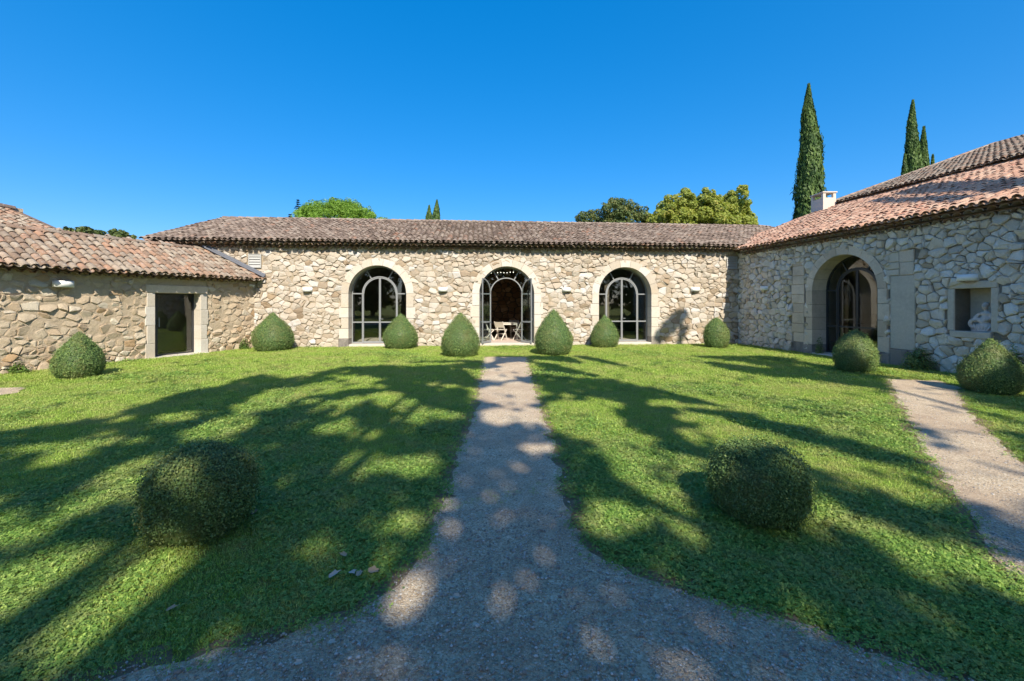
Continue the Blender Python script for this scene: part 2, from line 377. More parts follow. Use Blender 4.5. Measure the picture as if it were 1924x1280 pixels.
def masonry(wall, frame, x0, x1, z0, z1, cw, ch, holes, gap, proud, mat, seed, n_single=300, vis=None, keep=None):
    """wall: part mesh that the stones belong to"""
    rnd = random.Random(seed); out = []
    for c in rubble_cells(x0, x1, z0, z1, cw, ch, rnd):
        cx = sum(p[0] for p in c)/len(c); cz = sum(p[1] for p in c)/len(c)
        if any(in_hole(cx, cz, h[0], h[1]) for h in holes): continue
        if keep and not keep(cx, cz, rnd): continue
        for h, m in holes: c = [push(x, z, h, m) for (x, z) in c]
        a = poly_area(c)
        if a < .003: continue
        pr = proud(cx, cz) if callable(proud) else proud
        gp = gap(cx, cz) if callable(gap) else gap
        g = stone_geo(c, gp*rnd.uniform(.7,1.3), pr*rnd.uniform(.65,1.35), rnd)
        if not g: continue
        P = frame.world(cx, 0, cz); score = a/(P.x**2+P.y**2)
        px = CX + F_PX*P.x/P.y if P.y > 1 else -9999
        if not (-20 < px < 1944): score *= .001
        t = min(1, max(0, rnd.gauss(.55, .3)))
        out.append((score, g, t))
    out.sort(key=lambda o: -o[0])
    for sc_, (V, Fc), t in out[:n_single]:
        b = MB(); b.add(V, Fc, t); b.build('stone', mat, wall)
    b = MB()
    for sc_, (V, Fc), t in out[n_single:]: b.add(V, Fc, t)
    if b.v: tag(b.build('rubble', mat, wall), kind='stuff')
def arch_pts(cx, hw, sp, n=24, z0=0.0):
    return [(cx-hw, z0)] + [(cx + hw*math.cos(math.pi - math.pi*i/n), sp + hw*math.sin(math.pi - math.pi*i/n)) for i in range(n+1)] + [(cx+hw, z0)]
def wall_face(name, x0, x1, z1, notches, windows, mat, parent, reveal=.5, z0=-.3):
    """front sheet of a wall with notches that reach the ground and window holes, plus the reveals behind them"""
    outer = [(x0, z0)]
    for nt_ in notches:
        pts = arch_pts(*nt_[1:], z0=z0) if nt_[0] == 'arch' else [(nt_[1], z0), (nt_[1], nt_[4]), (nt_[2], nt_[4]), (nt_[2], z0)]
        outer += pts
    outer += [(x1, z0), (x1, z1), (x0, z1)]
    loops = [[Vector((a, b, 0)) for a, b in outer]] + [[Vector((h[1],h[3],0)),Vector((h[2],h[3],0)),Vector((h[2],h[4],0)),Vector((h[1],h[4],0))] for h in windows]
    tris = geometry.tessellate_polygon(loops); flat = [p for l in loops for p in l]
    b = MB(); b.v = [(p.x, 0, p.y) for p in flat]
    for t in tris: b.face(tuple(t), .5)
    for l, closed in [([Vector((p[0],p[1],0)) for p in (arch_pts(*nt_[1:], z0=z0) if nt_[0]=='arch' else [(nt_[1],z0),(nt_[1],nt_[4]),(nt_[2],nt_[4]),(nt_[2],z0)])], False) for nt_ in notches] + [(l, True) for l in loops[1:]]:
        k = len(l)
        for i in range(k if closed else k-1):
            p, q = l[i], l[(i+1) % k]; s_ = len(b.v)
            b.v += [(p.x,0,p.y),(q.x,0,q.y),(q.x,reveal,q.y),(p.x,reveal,p.y)]; b.face((s_,s_+1,s_+2,s_+3), .5)
    return b.build(name, mat, parent)
def arch_surround(root, cx, hw, sp, wd, proud, mat, base_mat, depth, seed, n_v=9, foot=.32):
    """dressed stone arch: voussoirs, jamb blocks, each a stone of its own"""
    rnd = random.Random(seed)
    core = MB(); core.arc(cx, sp, hw+.004, hw+wd*.5, -proud*.3, .02, 0, math.pi, 24)
    s = core.build('arch_surround', mat, root)
    key = math.pi*(.5 + .5/n_v*.25)
    angs = [math.pi*i/n_v for i in range(n_v+1)]
    for i in range(n_v):
        g = .0055/(hw+wd); b = MB()
        b.arc(cx, sp, hw-.012, hw+wd*rnd.uniform(.96,1.04), -proud-rnd.uniform(0,.006), depth, angs[i]+g, angs[i+1]-g, 4, rnd.random())
        b.build('voussoir', mat, s)
    for sd in (-1, 1):
        z = foot; k = 0
        while z < sp-.01:
            h = min(rnd.uniform(.38,.52), sp-z)
            if sp - (z+h) < .2: h = sp-z
            ww = wd*(1.0 if k % 2 else 1.28)
            xa, xb = (cx-hw-ww, cx-hw+.012) if sd < 0 else (cx+hw-.012, cx+hw+ww)
            b = MB(); b.bevbox(xa, xb, -proud-rnd.uniform(0,.006), depth, z+.005, z+h-.005, .008, rnd.random()); b.build('jamb_block', mat, s)
            z += h; k += 1
        xa, xb = (cx-hw-wd*1.35, cx-hw+.016) if sd < 0 else (cx+hw-.016, cx+hw+wd*1.35)
        b = MB(); b.bevbox(xa, xb, -proud-.02, depth, -.05, foot-.003, .015, .4); b.build('plinth_block', base_mat, s)
    return s

# ------------------------------------------------------------------ glazed arched doors
def arched_door(root, cx, hw, sp, z0, y, ri, fmat, open_deg=None, bar_z=.92):
    fw, fd = .04, .06; b = MB(); sw = hw - .01
    b.arc(cx, sp, sw-fw, sw, y, y+fd, 0, math.pi, 24)
    b.box(cx-sw, cx-sw+fw, y, y+fd, z0, sp); b.box(cx+sw-fw, cx+sw, y, y+fd, z0, sp)
    b.arc(cx, sp, ri, ri+fw, y-.005, y+fd+.005, 0, math.pi, 20)
    b.box(cx-ri-fw, cx-ri, y-.005, y+fd+.005, z0, sp); b.box(cx+ri, cx+ri+fw, y-.005, y+fd+.005, z0, sp)
    for sd in (-1, 1):
        xa, xb = sorted((cx+sd*(ri+fw), cx+sd*(sw-fw)))
        for zz, h in ((z0, .06), (bar_z, .05), (sp-.02, .045)): b.box(xa, xb, y+.004, y+fd-.004, zz, zz+h)
        a = math.pi/2 - sd*R(29)
        p = (cx+(ri+fw)*math.cos(a), y+fd/2, sp+(ri+fw)*math.sin(a)); q = (cx+(sw-fw)*math.cos(a), y+fd/2, sp+(sw-fw)*math.sin(a))
        b.bar(p, q, .04, fd*.8)
    fr = b.build('arched_door', fmat, root)
    def pane(pts, yy=y+.026, loc=None, rz=0):
        g = MB(); g.prism(pts, yy, yy+.008); o = g.build('pane', M['glass'], fr)
        if loc: o.location = loc; o.rotation_euler = (0, 0, rz)
        return o
    for sd in (-1, 1):
        xa, xb = sorted((cx+sd*(ri+fw), cx+sd*(sw-fw)))
        pane([(xa,z0+.06),(xb,z0+.06),(xb,bar_z),(xa,bar_z)]); pane([(xa,bar_z+.05),(xb,bar_z+.05),(xb,sp-.02),(xa,sp-.02)])
    lim = [0.03, math.pi/2-R(29), math.pi/2+R(29), math.pi-.03]
    for i in range(3):
        a0, a1 = lim[i], lim[i+1]; k = 8
        pts = [(cx+(sw-fw)*math.cos(a0+(a1-a0)*j/k), sp+(sw-fw)*math.sin(a0+(a1-a0)*j/k)) for j in range(k+1)]
        pts += [(cx+(ri+fw)*math.cos(a1-(a1-a0)*j/k), sp+(ri+fw)*math.sin(a1-(a1-a0)*j/k)) for j in range(k+1)]
        g = MB(); s_ = len(g.v)
        for yy in (y+.026, y+.034): g.v += [(p[0], yy, p[1]) for p in pts]
        m_ = len(pts)
        for j in range(k):
            g.face((j, j+1, m_-2-j, m_-1-j), .5); g.face((m_+j, m_+m_-1-j, m_+m_-2-j, m_+j+1), .5)
        g.build('pane', M['glass'], fr)
    # two leaves, modelled from their hinge
    for sd in (-1, 1):
        hinge = (cx+sd*ri, y+fd/2, 0); W = ri-.004; dirx = -sd; st = .034
        rz = 0.0 if open_deg is None else (R(-open_deg) if sd < 0 else R(open_deg))
        X = lambda t: dirx*t
        b = MB()
        def bx(t0, t1, za, zb):
            xa, xb = sorted((X(t0), X(t1))); b.box(xa, xb, -.022, .022, za, zb)
        bx(.004, st, z0+.01, sp); bx(W-st, W, z0+.01, sp+math.sqrt(ri*ri-.03**2)-.01)
        bx(st, W-st, z0+.01, z0+.085); bx(st, W-st, bar_z, bar_z+.05)
        a0, a1 = (math.pi, math.pi/2+.05) if sd < 0 else (0, math.pi/2-.05)
        b.arc(X(W), sp, ri-.05, ri-.006, -.021, .021, min(a0,a1), max(a0,a1), 12)
        lf = b.build('door_leaf', fmat, fr); lf.location = hinge; lf.rotation_euler = (0, 0, rz)
        pts = [(X(st), z0+.085), (X(W-st), z0+.085), (X(W-st), bar_z), (X(st), bar_z)]
        pane(pts, -.004, hinge, rz)
        pts = [(X(W-st), bar_z+.05), (X(W-st), sp+ri-.05)]
        for j in range(9):
            a = math.pi/2 + .07 + (math.pi/2-.07)*j/8; pts.append((X(W) + dirx*(ri-.05)*math.cos(a), sp+(ri-.05)*math.sin(a)))
        pts.append((X(.05), bar_z+.05))
        pane(pts, -.004, hinge, rz)
        if sd > 0:
            h = MB(); h.box(*sorted((X(W-.03), X(W-.012))), -.035, -.02, 1.0, 1.14); h.box(*sorted((X(W-.14), X(W-.016))), -.07, -.055, 1.06, 1.08); h.box(*sorted((X(W-.028), X(W-.014))), -.06, -.03, 1.06, 1.08)
            ho = h.build('handle', fmat, fr); ho.location = hinge; ho.rotation_euler = (0, 0, rz)
    sill = MB(); sill.bevbox(cx-hw+.02, cx+hw-.02, -.12, y+.25, -.1, z0-.004, .02); sill.build('threshold', M['ashlar'], root)
    return fr

# ------------------------------------------------------------------ canal tile roofs
def tile_mesh(cover, seed):
    rnd = random.Random(seed); n = 6; V = []; Fc = []; L = .44
    r0, r1 = (.102, .084) if cover else (.082, .098)
    for (y, r, dz) in ((0, r0-.016, 0), (0, r0, 0), (L, r1, 0)):
        for i in range(n+1):
            a = math.pi*i/n
            V.append((r*math.cos(a), y, (r*math.sin(a)*.85 if cover else -r*math.sin(a)*.7) + dz + rnd.gauss(0,.0015)))
    for k in range(2):
        for i in range(n): Fc.append((k*(n+1)+i, k*(n+1)+i+1, (k+1)*(n+1)+i+1, (k+1)*(n+1)+i))
    b = len(V)                                           # underside a little way in, so that the end reads as thick clay
    for i in range(n+1):
        a = math.pi*i/n; r = r0-.018; V.append((r*math.cos(a), .12, (r*math.sin(a)*.85 if cover else -r*math.sin(a)*.7)))
    for i in range(n): Fc.append((i, b+i, b+i+1, i+1))
    return V, Fc
TILES = {}
def tile_roof(roof, frame, xs, y_eave, z_eave, slope, length, inside, mat, n_single=300, pitch=.205, expo=.32, seed=1, name='roof_tile'):
    """roof: deck part; tiles laid over it from the eave line up the slope"""
    rnd = random.Random(seed); ang = math.atan(slope); ca, sa = math.cos(ang), math.sin(ang)
    if mat not in TILES:
        TILES[mat] = []
        for cover in (True, False):
            for k in range(4):
                V, Fc = tile_mesh(cover, k); b = MB(); b.add(V, Fc, k/4.0); me = b.mesh(name); me.materials.append(M[mat]); 
                me.polygons.foreach_set('use_smooth', [True]*len(me.polygons)); TILES[mat].append((me, V, Fc))
    x0, x1 = xs; items = []; ncol = int((x1-x0)/pitch); nrow = int(length/expo)+1
    for c in range(ncol):
        jx = rnd.gauss(0,.008); jy = rnd.gauss(0,.018)
        for r_ in range(nrow):
            for cover in (True, False):
                x = x0 + (c + (0 if cover else .5))*pitch + jx + rnd.gauss(0,.006)
                d = r_*expo + jy + rnd.gauss(0,.012) - (.0 if cover else .03)
                if not inside(x, d*ca + y_eave): continue
                nrm = (.055 if cover else .075)*pitch/.215 + rnd.gauss(0,.005) + .016*math.sin(x*1.3+seed)*math.sin(d*1.1+x*.4)
                y = y_eave + d*ca - nrm*sa; z = z_eave + d*sa + nrm*ca
                P = frame.world(x, y, z); px = CX+F_PX*P.x/P.y if P.y > 1 else -9999
                score = (1.0 if -10 < px < 1934 else .001)/(P.x**2+P.y**2)*(1.0 if cover else .3)
                items.append((score, cover, (x, y, z), ang - R(2.6) + rnd.gauss(0,.012), rnd.gauss(0,.034), rnd.gauss(0,.04)))
    items.sort(key=lambda t: -t[0])
    V_all, F_all, T_all = [], [], []; off = 0
    for i, (sc_, cover, p, rx, rz, ry) in enumerate(items):
        me, V, Fc = TILES[mat][rnd.randrange(4) + (0 if cover else 4)]
        mt = Matrix.Translation(p) @ Matrix.Rotation(rx, 4, 'X') @ Matrix.Rotation(rz, 4, 'Z') @ Matrix.Rotation(ry, 4, 'Y') @ Matrix.Diagonal((pitch/.215, 1.0, pitch/.215, 1.0))
        if i < n_single:
            o = bpy.data.objects.new(name, me); COL.objects.link(o); o.parent = roof; o.matrix_local = mt
        else:
            A = np.array(V) @ np.array(mt.to_3x3()).T + np.array(p)
            V_all.append(A); F_all += [tuple(off+k for k in f) for f in Fc]; T_all += [rnd.random()]*len(Fc); off += len(V)
    if V_all:
        me = bpy.data.meshes.new('roof_tiles'); me.from_pydata(np.concatenate(V_all).tolist(), [], F_all); set_tone(me, T_all)
        me.polygons.foreach_set('use_smooth', [True]*len(me.polygons)); tag(link('roof_tiles', me, M[mat], roof), kind='stuff')
def deck(name, parent, pts, y_eave, z_eave, slope, mat, th=.05, off=-.005, back=.17):
    """pts (x,y) outline lying in the roof plane"""
    pts = [(x, y+back if abs(y-y_eave) < 1e-6 else y) for x, y in pts]
    b = MB(); n = len(pts); Z = lambda y: z_eave + (y-y_eave)*slope + off
    b.v = [(x, y, Z(y)) for x, y in pts] + [(x, y, Z(y)-th) for x, y in pts]
    b.face(tuple(range(n)), .5); b.face(tuple(reversed(range(n, 2*n))), .5)
    for i in range(n): j = (i+1) % n; b.face((i, n+i, n+j, j), .5)
    return b.build(name, mat, parent)
def ridge_row(parent, p, q, mat, seed=3, r=.13, L=.42):
    rnd = random.Random(seed); p, q = Vector(p), Vector(q); D = (q-p).length; d = (q-p)/D; n = int(D/(L*.86))
    side = d.cross(Vector((0,0,1))).normalized(); up = side.cross(d)
    b = MB(); b.bar(p-Vector((0,0,.04)), q-Vector((0,0,.04)), .13, .15); b.build('ridge_mortar', M['mortar_ochre'], parent)
    for k in range(n):
        b = MB(); a0 = p + d*(k*L*.86); 
        for e, rr in ((0, r), (L, r*.86)):
            for i in range(7):
                t = math.pi*i/6; b.v.append(tuple(a0 + d*e + side*(rr*math.cos(t)) + up*(rr*.8*math.sin(t)-.02+(.02 if e == 0 else 0)+rnd.gauss(0,.002))))
        tn = rnd.random()
        for i in range(6): b.face((i, i+1, 8+i, 7+i), tn)
        b.build('ridge_tile', M[mat], parent, True)
def genoise(parent, x0, x1, z, rows, mat, pitch=.215, seed=1, proj=.13):
    """corbel of tile ends bedded in mortar under the eave"""
    b = MB(); rnd = random.Random(seed)
    for k in range(rows):
        zb = z - (rows-k)*.105; yo = -proj*(k+1)
        b.box(x0, x1, yo+.05, .04, zb+.078, zb+.1, .1)
        n = int((x1-x0)/pitch)
        for i in range(n):
            cx = x0 + (i + (.5 if k % 2 else 0) + .25)*pitch + rnd.gauss(0,.006); r = .096; s_ = len(b.v); m_ = 6; tn = rnd.random(); dz = rnd.gauss(0,.004)
            for (y, rr) in ((yo, r-.016), (yo, r), (.03, r*.9), (yo+.09, r-.02)):
                for j in range(m_+1):
                    a = math.pi*j/m_; b.v.append((cx+rr*math.cos(a), y, zb+dz+rr*.8*math.sin(a)))
            for ra, rb in ((0,1),(1,2),(0,3)):
                for j in range(m_): b.face((s_+ra*7+j, s_+ra*7+j+1, s_+rb*7+j+1, s_+rb*7+j), tn)
    return tag(b.build('tile_cornice', M[mat], parent), kind='stuff')

# ================================================================== GROUND
def sheet(name, pts, z, mat):
    me = bpy.data.meshes.new(name); loops = [[Vector((p[0], p[1], 0)) for p in pts]]
    me.from_pydata([(p[0], p[1], z) for p in pts], [], [tuple(t) for t in geometry.tessellate_polygon(loops)])
    o = link(name, me, mat); o['kind'] = 'structure'; return o
gr = sheet('lawn', [(-300,-300),(300,-300),(300,300),(-300,300)], 0.0, M['lawn'])
def rough_edge(pts, step=.12, amp=.035, seed=1):
    rnd = random.Random(seed); out = []
    for i in range(len(pts)):
        a, b = Vector(pts[i][:2]), Vector(pts[(i+1) % len(pts)][:2]); L = (b-a).length; k = max(1, min(120, int(L/step)))
        for j in range(k): 
            p = a + (b-a)*(j/k); out.append((p.x + rnd.gauss(0, amp), p.y + rnd.gauss(0, amp)))
    return out
G = lambda x, y: tuple(ground_at(x, y)[:2])
left_edge = [G(911,671),G(905,710),G(893,770),G(872,820),G(853,870),G(838,930),G(815,1000),G(796,1045),G(742,1105),G(668,1160),G(560,1195),G(420,1225),G(290,1262)]
right_edge = [G(989,671),G(1002,720),G(1018,775),G(1040,830),G(1058,900),G(1076,970),G(1092,1020),G(1130,1058),G(1200,1085),G(1290,1112),G(1400,1150),G(1530,1190),G(1690,1240),G(1790,1275)]
main_path = [(x+0,y) for x, y in left_edge] + [(-3.0,1.55),(-6.0,.9),(-9.0,.3),(-9,-4),(9,-4),(9,-.5),(4.5,.75),(2.6,1.45)] + list(reversed(right_edge))
right_path = [G(1668,713),G(1700,780),G(1740,850),G(1790,925),G(1850,1010),G(1905,1085),(3.75,2.2),(4.6,1.0),(9,-.5),(12,-.5),(10.5,3.0),(6.4,5.0),G(1924,875),G(1850,805),G(1806,760),G(1800,728),G(1760,716)]
patch_left = [(-13,8.2),(-11.3,8.4),(-9.75,8.55),(-9.3,8.0),(-9.9,7.2),(-13,6.6)]
PATHS = [main_path, right_path, patch_left]
def offset_poly(pts, d):
    n = len(pts); A = sum(pts[i][0]*pts[(i+1)%n][1]-pts[(i+1)%n][0]*pts[i][1] for i in range(n)); sg = 1 if A > 0 else -1; out = []
    for i in range(n):
        a, b, c = Vector(pts[i-1][:2]), Vector(pts[i][:2]), Vector(pts[(i+1)%n][:2]); t = ((b-a).normalized()+(c-b).normalized())
        t = t.normalized() if t.length > 1e-6 else Vector((1,0)); out.append((b.x + t.y*sg*d, b.y - t.x*sg*d))
    return out
MARGINS = [offset_poly(main_path, .11), offset_poly(right_path, .11)]
sheet('earth_verge', rough_edge(MARGINS[0], amp=.05, seed=21), .003, M['earth']); sheet('earth_side_verge', rough_edge(MARGINS[1], amp=.05, seed=22), .0045, M['earth'])
sheet('gravel_path', rough_edge(main_path, seed=2), .006, M['gravel'])
sheet('gravel_side_path', rough_edge(right_path, seed=3), .010, M['gravel'])
sheet('gravel_apron', rough_edge(patch_left, seed=4), .014, M['gravel'])

# ================================================================== LONG REAR WING
rear = empty('long_stone_wing', FB.o, FB.rz)
tag(rear, 'long low cream stone wing at the back with three arched glazed doors', 'building')
ARCH = []
for (xl, xr) in ((655.4,763.7),(900,1003.8),(1122,1225.4)):
    a, _ = FB.hit(xl, 600); b_, _ = FB.hit(xr, 600); ARCH.append((a+b_)/2)
HW, SP = 1.115, 2.08
LEN_B = 19.42
notches = [('arch', c, HW, SP) for c in ARCH]
bw = wall_face('wall', -3.4, 24.0, 4.125, notches, [], M['mortar_cream'], rear, reveal=.6)
v1 = FB.hit(479.5, 490.5); v2 = FB.hit(1374.5, 494)
holes = [(n_, .13) for n_ in notches] + [(('rect', v[0]-.24, v[0]+.24, v[1]-.27, v[1]+.27), .02) for v in (v1, v2)]
masonry(bw, FB, -3.4, LEN_B-.02, -.02, 3.86, .30, .19, holes, .004, lambda x, z: .046 + .014*math.sin(x*1.3+z), M['stone_cream'], 11, 300)
for i, c in enumerate(ARCH):
    arch_surround(rear, c, HW, SP, .27, .062, M['ashlar'], M['base_stone'] if i != 1 else M['ashlar'], .45, 20+i)
    arched_door(rear, c, HW-.012, SP, .10, .36 if i != 1 else .30, .66 if i != 1 else .63, M['steel'], None if i != 1 else 124)
for v in (v1, v2):
    b = MB(); hw, hh = .235, .265
    for (xa, xb, za, zb) in ((-hw,hw,-hh,-hh+.03),(-hw,hw,hh-.03,hh),(-hw,-hw+.03,-hh+.03,hh-.03),(hw-.03,hw,-hh+.03,hh-.03)): b.box(v[0]+xa, v[0]+xb, -.05, .02, v[1]+za, v[1]+zb)
    vf = b.build('vent', M['louver'], rear)
    for k in range(5):
        b = MB(); zc = v[1]-hh+.07+k*.098; b.v = [(v[0]-hw+.03,-.05,zc-.035),(v[0]+hw-.03,-.05,zc-.035),(v[0]+hw-.03,-.01,zc+.05),(v[0]-hw+.03,-.01,zc+.05),(v[0]-hw+.03,-.04,zc-.04),(v[0]+hw-.03,-.04,zc-.04),(v[0]+hw-.03,0,zc+.045),(v[0]-hw+.03,0,zc+.045)]
        for q in ((0,1,2,3),(7,6,5,4),(0,4,5,1),(2,6,7,3),(1,5,6,2),(0,3,7,4)): b.face(q, .5)
        b.build('slat', M['louver'], vf)
EB_Y, EB_Z, EB_M, RB_Y = -.40, 4.02, .344, 4.5
pts = [(-3.75,EB_Y),(24.3,EB_Y),(24.3,RB_Y),(-3.75,RB_Y)]
br = deck('roof', rear, pts, EB_Y, EB_Z, EB_M, M['deck'])
deck('rear_roof_slope', rear, [(-3.75,RB_Y+.01),(24.3,RB_Y+.01),(24.3,9.4),(-3.75,9.4)], RB_Y, EB_Z+(RB_Y-EB_Y)*EB_M, -EB_M, M['tile_old'], back=0)
def in_back(x, y):
    P = FB.world(x, y, 0); xr, yr = FR.local(P)
    zb = EB_Z+(y-EB_Y)*EB_M; zr = 3.87+.382*(yr+.36)
    if xr > -1.25 and yr > -.35 and zr > zb + .12: return False
    return y < RB_Y - .05
tile_roof(br, FB, (-3.7, 24.2), EB_Y-.06, EB_Z, EB_M, 5.2, in_back, 'tile_old', 300, seed=5)
zr = EB_Z+(RB_Y-EB_Y)*EB_M
ridge_row(br, (-3.7, RB_Y, zr+.09), (24, RB_Y, zr+.09), 'tile_old')
genoise(rear, -3.6, LEN_B-.1, 4.03, 2, 'tile_mixed', seed=6, proj=.175)
b = MB(); b.box(-3.6, LEN_B, -.16, .02, 3.995, 4.015); b.build('eave_board', M['deck'], rear)
# the room behind the doors
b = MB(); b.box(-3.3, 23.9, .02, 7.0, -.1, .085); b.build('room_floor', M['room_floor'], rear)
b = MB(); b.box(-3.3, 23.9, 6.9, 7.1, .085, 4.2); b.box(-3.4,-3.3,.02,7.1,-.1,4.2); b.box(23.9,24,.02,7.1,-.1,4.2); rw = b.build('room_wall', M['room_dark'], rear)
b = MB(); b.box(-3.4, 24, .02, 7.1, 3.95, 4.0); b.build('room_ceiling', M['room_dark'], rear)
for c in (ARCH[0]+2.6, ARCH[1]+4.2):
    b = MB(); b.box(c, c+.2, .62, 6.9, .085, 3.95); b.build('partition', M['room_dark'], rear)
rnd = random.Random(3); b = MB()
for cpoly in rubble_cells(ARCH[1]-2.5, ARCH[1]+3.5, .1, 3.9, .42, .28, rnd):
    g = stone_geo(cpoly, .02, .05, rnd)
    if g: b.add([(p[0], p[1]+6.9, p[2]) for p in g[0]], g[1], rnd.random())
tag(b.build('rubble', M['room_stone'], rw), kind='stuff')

# ================================================================== RIGHT WING
right = empty('right_stone_wing', FR.o, FR.rz)
tag(right, 'grey stone wing on the right with red tiled roof, arched doorway and niche', 'building')
LEN_R = 14.0
ra, _ = FR.hit(1531, 600); rb, _ = FR.hit(1650, 600); AR = (ra+rb)/2; AHW = 1.10; ASP = 2.12
nx0, nz1 = FR.hit(1795, 543); nx1, _ = FR.hit(1862.8, 542); _, nz0 = FR.hit(1795, 620.9)
NICHE = ('rect', nx0, nx1, nz0, nz1)
bx0 = FR.hit(1491, 560)[0]; px1 = FR.hit(1721, 560)[0]
rwall = wall_face('wall', 0, LEN_R, 3.975, [('arch', AR, AHW, ASP)], [NICHE], M['mortar_grey'], right, reveal=.65)
DRESS_L = ('rect', bx0, AR-AHW-.34, -.1, 3.05); DRESS_R = ('rect', AR+AHW+.32, px1, -.1, 3.1)
holes = [(('arch', AR, AHW, ASP), .14), (NICHE, .13), (DRESS_L, .0), (DRESS_R, .0)]
masonry(rwall, FR, .03, LEN_R, -.02, 3.78, .265, .20, holes, .006, lambda x, z: .068, M['stone_grey'], 31, 300)
arch_surround(right, AR, AHW, ASP, .24, .07, M['ashlar_old'], M['base_stone'], .5, 40)
arched_door(right, AR, AHW-.012, ASP, .06, .46, .66, M['steel_dark'])
rnd = random.Random(8); z = .36
q = MB(); q.box(bx0+.02, AR-AHW-.345, -.02, .02, -.05, 3.0); qs = q.build('quoin', M['ashlar_old'], right)
while z < 3.0:
    h = rnd.uniform(.3,.42); k = rnd.uniform(-.05,.05)
    b = MB(); b.bevbox(bx0+.0+k, AR-AHW-.33, -.055-rnd.uniform(0,.015), .0, z+.006, z+h-.006, .012, rnd.random()); b.build('quoin_block', M['ashlar_old'], qs); z += h
b = MB(); b.bevbox(bx0-.03, AR-AHW-.335, -.075, 0, -.05, .355, .02, .3); b.build('quoin_block', M['base_stone'], qs)
# rendered panel and large blocks to the right of the arch
b = MB(); b.bevbox(AR+AHW+.30, px1, -.03, .0, .45, 2.45, .015, .6); pn = b.build('render_panel', M['plaster'], right)
for (za, zb, xa, xb) in ((2.455,2.80,.42,1.0),(2.805,3.12,.40,1.0)):
    b = MB(); L = px1-(AR+AHW+.3); b.bevbox(AR+AHW+.3+L*xa, px1-.02, -.05, 0, za, zb, .015, .7); b.build('dressed_block', M['ashlar_old'], pn)
for (za, zb) in ((2.46,2.62),(2.63,2.82),(2.83,3.1)):
    b = MB(); L = px1-(AR+AHW+.3); b.bevbox(AR+AHW+.12+.1*(za-2.4), AR+AHW+.3+L*.39, -.045, 0, za, zb, .02, .3); b.build('dressed_block', M['stone_grey'], pn)
xx = AR+AHW+.3
while xx < px1-.05:
    ww = min(rnd.uniform(.3,.5), px1-xx); b = MB(); b.bevbox(xx+.004, xx+ww-.004, -.06-rnd.uniform(0,.02), 0, -.05, .445, .02, rnd.random()); b.build('dressed_block', M['base_stone'], pn); xx += ww
# niche box
nb = MB(); x0, x1, z0, z1 = NICHE[1:]; 
nb.v = [(x0,.45,z0),(x1,.45,z0),(x1,.45,z1),(x0,.45,z1)]; nb.face((0,1,2,3), .5); nch = nb.build('niche', M['plaster'], right)
for nm, (xa,xb,za,zb,pr) in (('niche_sill',(x0-.06,x1+.04,z0-.16,z0-.003,.10)),('niche_lintel',(x0-.13,x1+.13,z1+.003,z1+.17,.04)),('niche_jamb',(x0-.15,x0-.004,z0,z1,.035)),('niche_jamb',(x1+.004,x1+.15,z0,z1,.035))):
    b = MB(); b.bevbox(xa, xb, -pr, .1 if 'sill' not in nm else .44, za, zb, .015, .6); b.build(nm, M['plaster'], nch)
ER_Y, ER_Z, ER_M = -.36, 3.87, .382
rr = deck('roof', right, [(-1.3,ER_Y),(LEN_R,ER_Y),(LEN_R,6.0),(-1.3,6.0)], ER_Y, ER_Z, ER_M, M['deck'])
def in_right(x, y):
    P = FR.world(x, y, 0); xb_, yb_ = FB.local(P)
    if x < .3 and (ER_Z+(y-ER_Y)*ER_M) < EB_Z+(yb_-EB_Y)*EB_M - .08: return False
    return x > -1.3 and y < 5.75
tile_roof(rr, FR, (-1.2, LEN_R-.1), ER_Y-.06, ER_Z, ER_M, 7.0, in_right, 'tile_red', 300, seed=9, pitch=.19, expo=.32)
genoise(right, .45, LEN_R-.1, 3.88, 2, 'tile_mixed', seed=10, proj=.16)
b = MB(); b.box(.05, LEN_R, -.15, .02, 3.865, 3.885); b.build('eave_board', M['deck'], right)
UY, UZ, UM = 5.35, 6.24, .35
ur = deck('upper_roof', right, [(-.9,UY),(LEN_R,UY),(LEN_R,15),(-.9,15)], UY, UZ, UM, M['deck'])
tile_roof(ur, FR, (-.8, LEN_R-.1), UY-.06, UZ, UM, 10.2, lambda x, y: y < 14.9, 'tile_mixed', 120, seed=12, pitch=.19)
b = MB(); b.box(-.7, LEN_R, 5.75, 6.0, 3.9, 6.45); b.build('upper_wall', M['render'], right)
b = MB(); b.v = [(-.7,.02,0),(-.7,14.8,0),(-.7,14.8,9.6),(-.7,6.0,6.5),(-.7,.02,4.0)]; b.face((0,1,2,3,4), .5); b.build('gable_wall', M['mortar_grey'], right)
for k in range(22):                                       # verge tiles along the far gable of the upper roof
    y = UY+.1+k*.42; ridge = (y-UY)*UM+UZ+.1
    b = MB()
    for e, rr_ in ((0,.11),(.45,.095)):
        for i in range(7):
            t = math.pi*i/6; b.v.append((-.85+rr_*math.cos(t), y+e, ridge+e*UM+rr_*.8*math.sin(t)))
    for i in range(6): b.face((i,i+1,8+i,7+i), random.random())
    b.build('verge_tile', M['tile_mixed'], ur, True)
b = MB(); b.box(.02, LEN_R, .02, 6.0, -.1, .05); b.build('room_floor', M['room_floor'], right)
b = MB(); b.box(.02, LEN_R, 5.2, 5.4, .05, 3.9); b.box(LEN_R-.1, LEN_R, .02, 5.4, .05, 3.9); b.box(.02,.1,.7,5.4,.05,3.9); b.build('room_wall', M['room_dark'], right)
b = MB(); b.box(.02, LEN_R, .02, 5.4, 3.78, 3.82); b.build('room_ceiling', M['room_dark'], right)
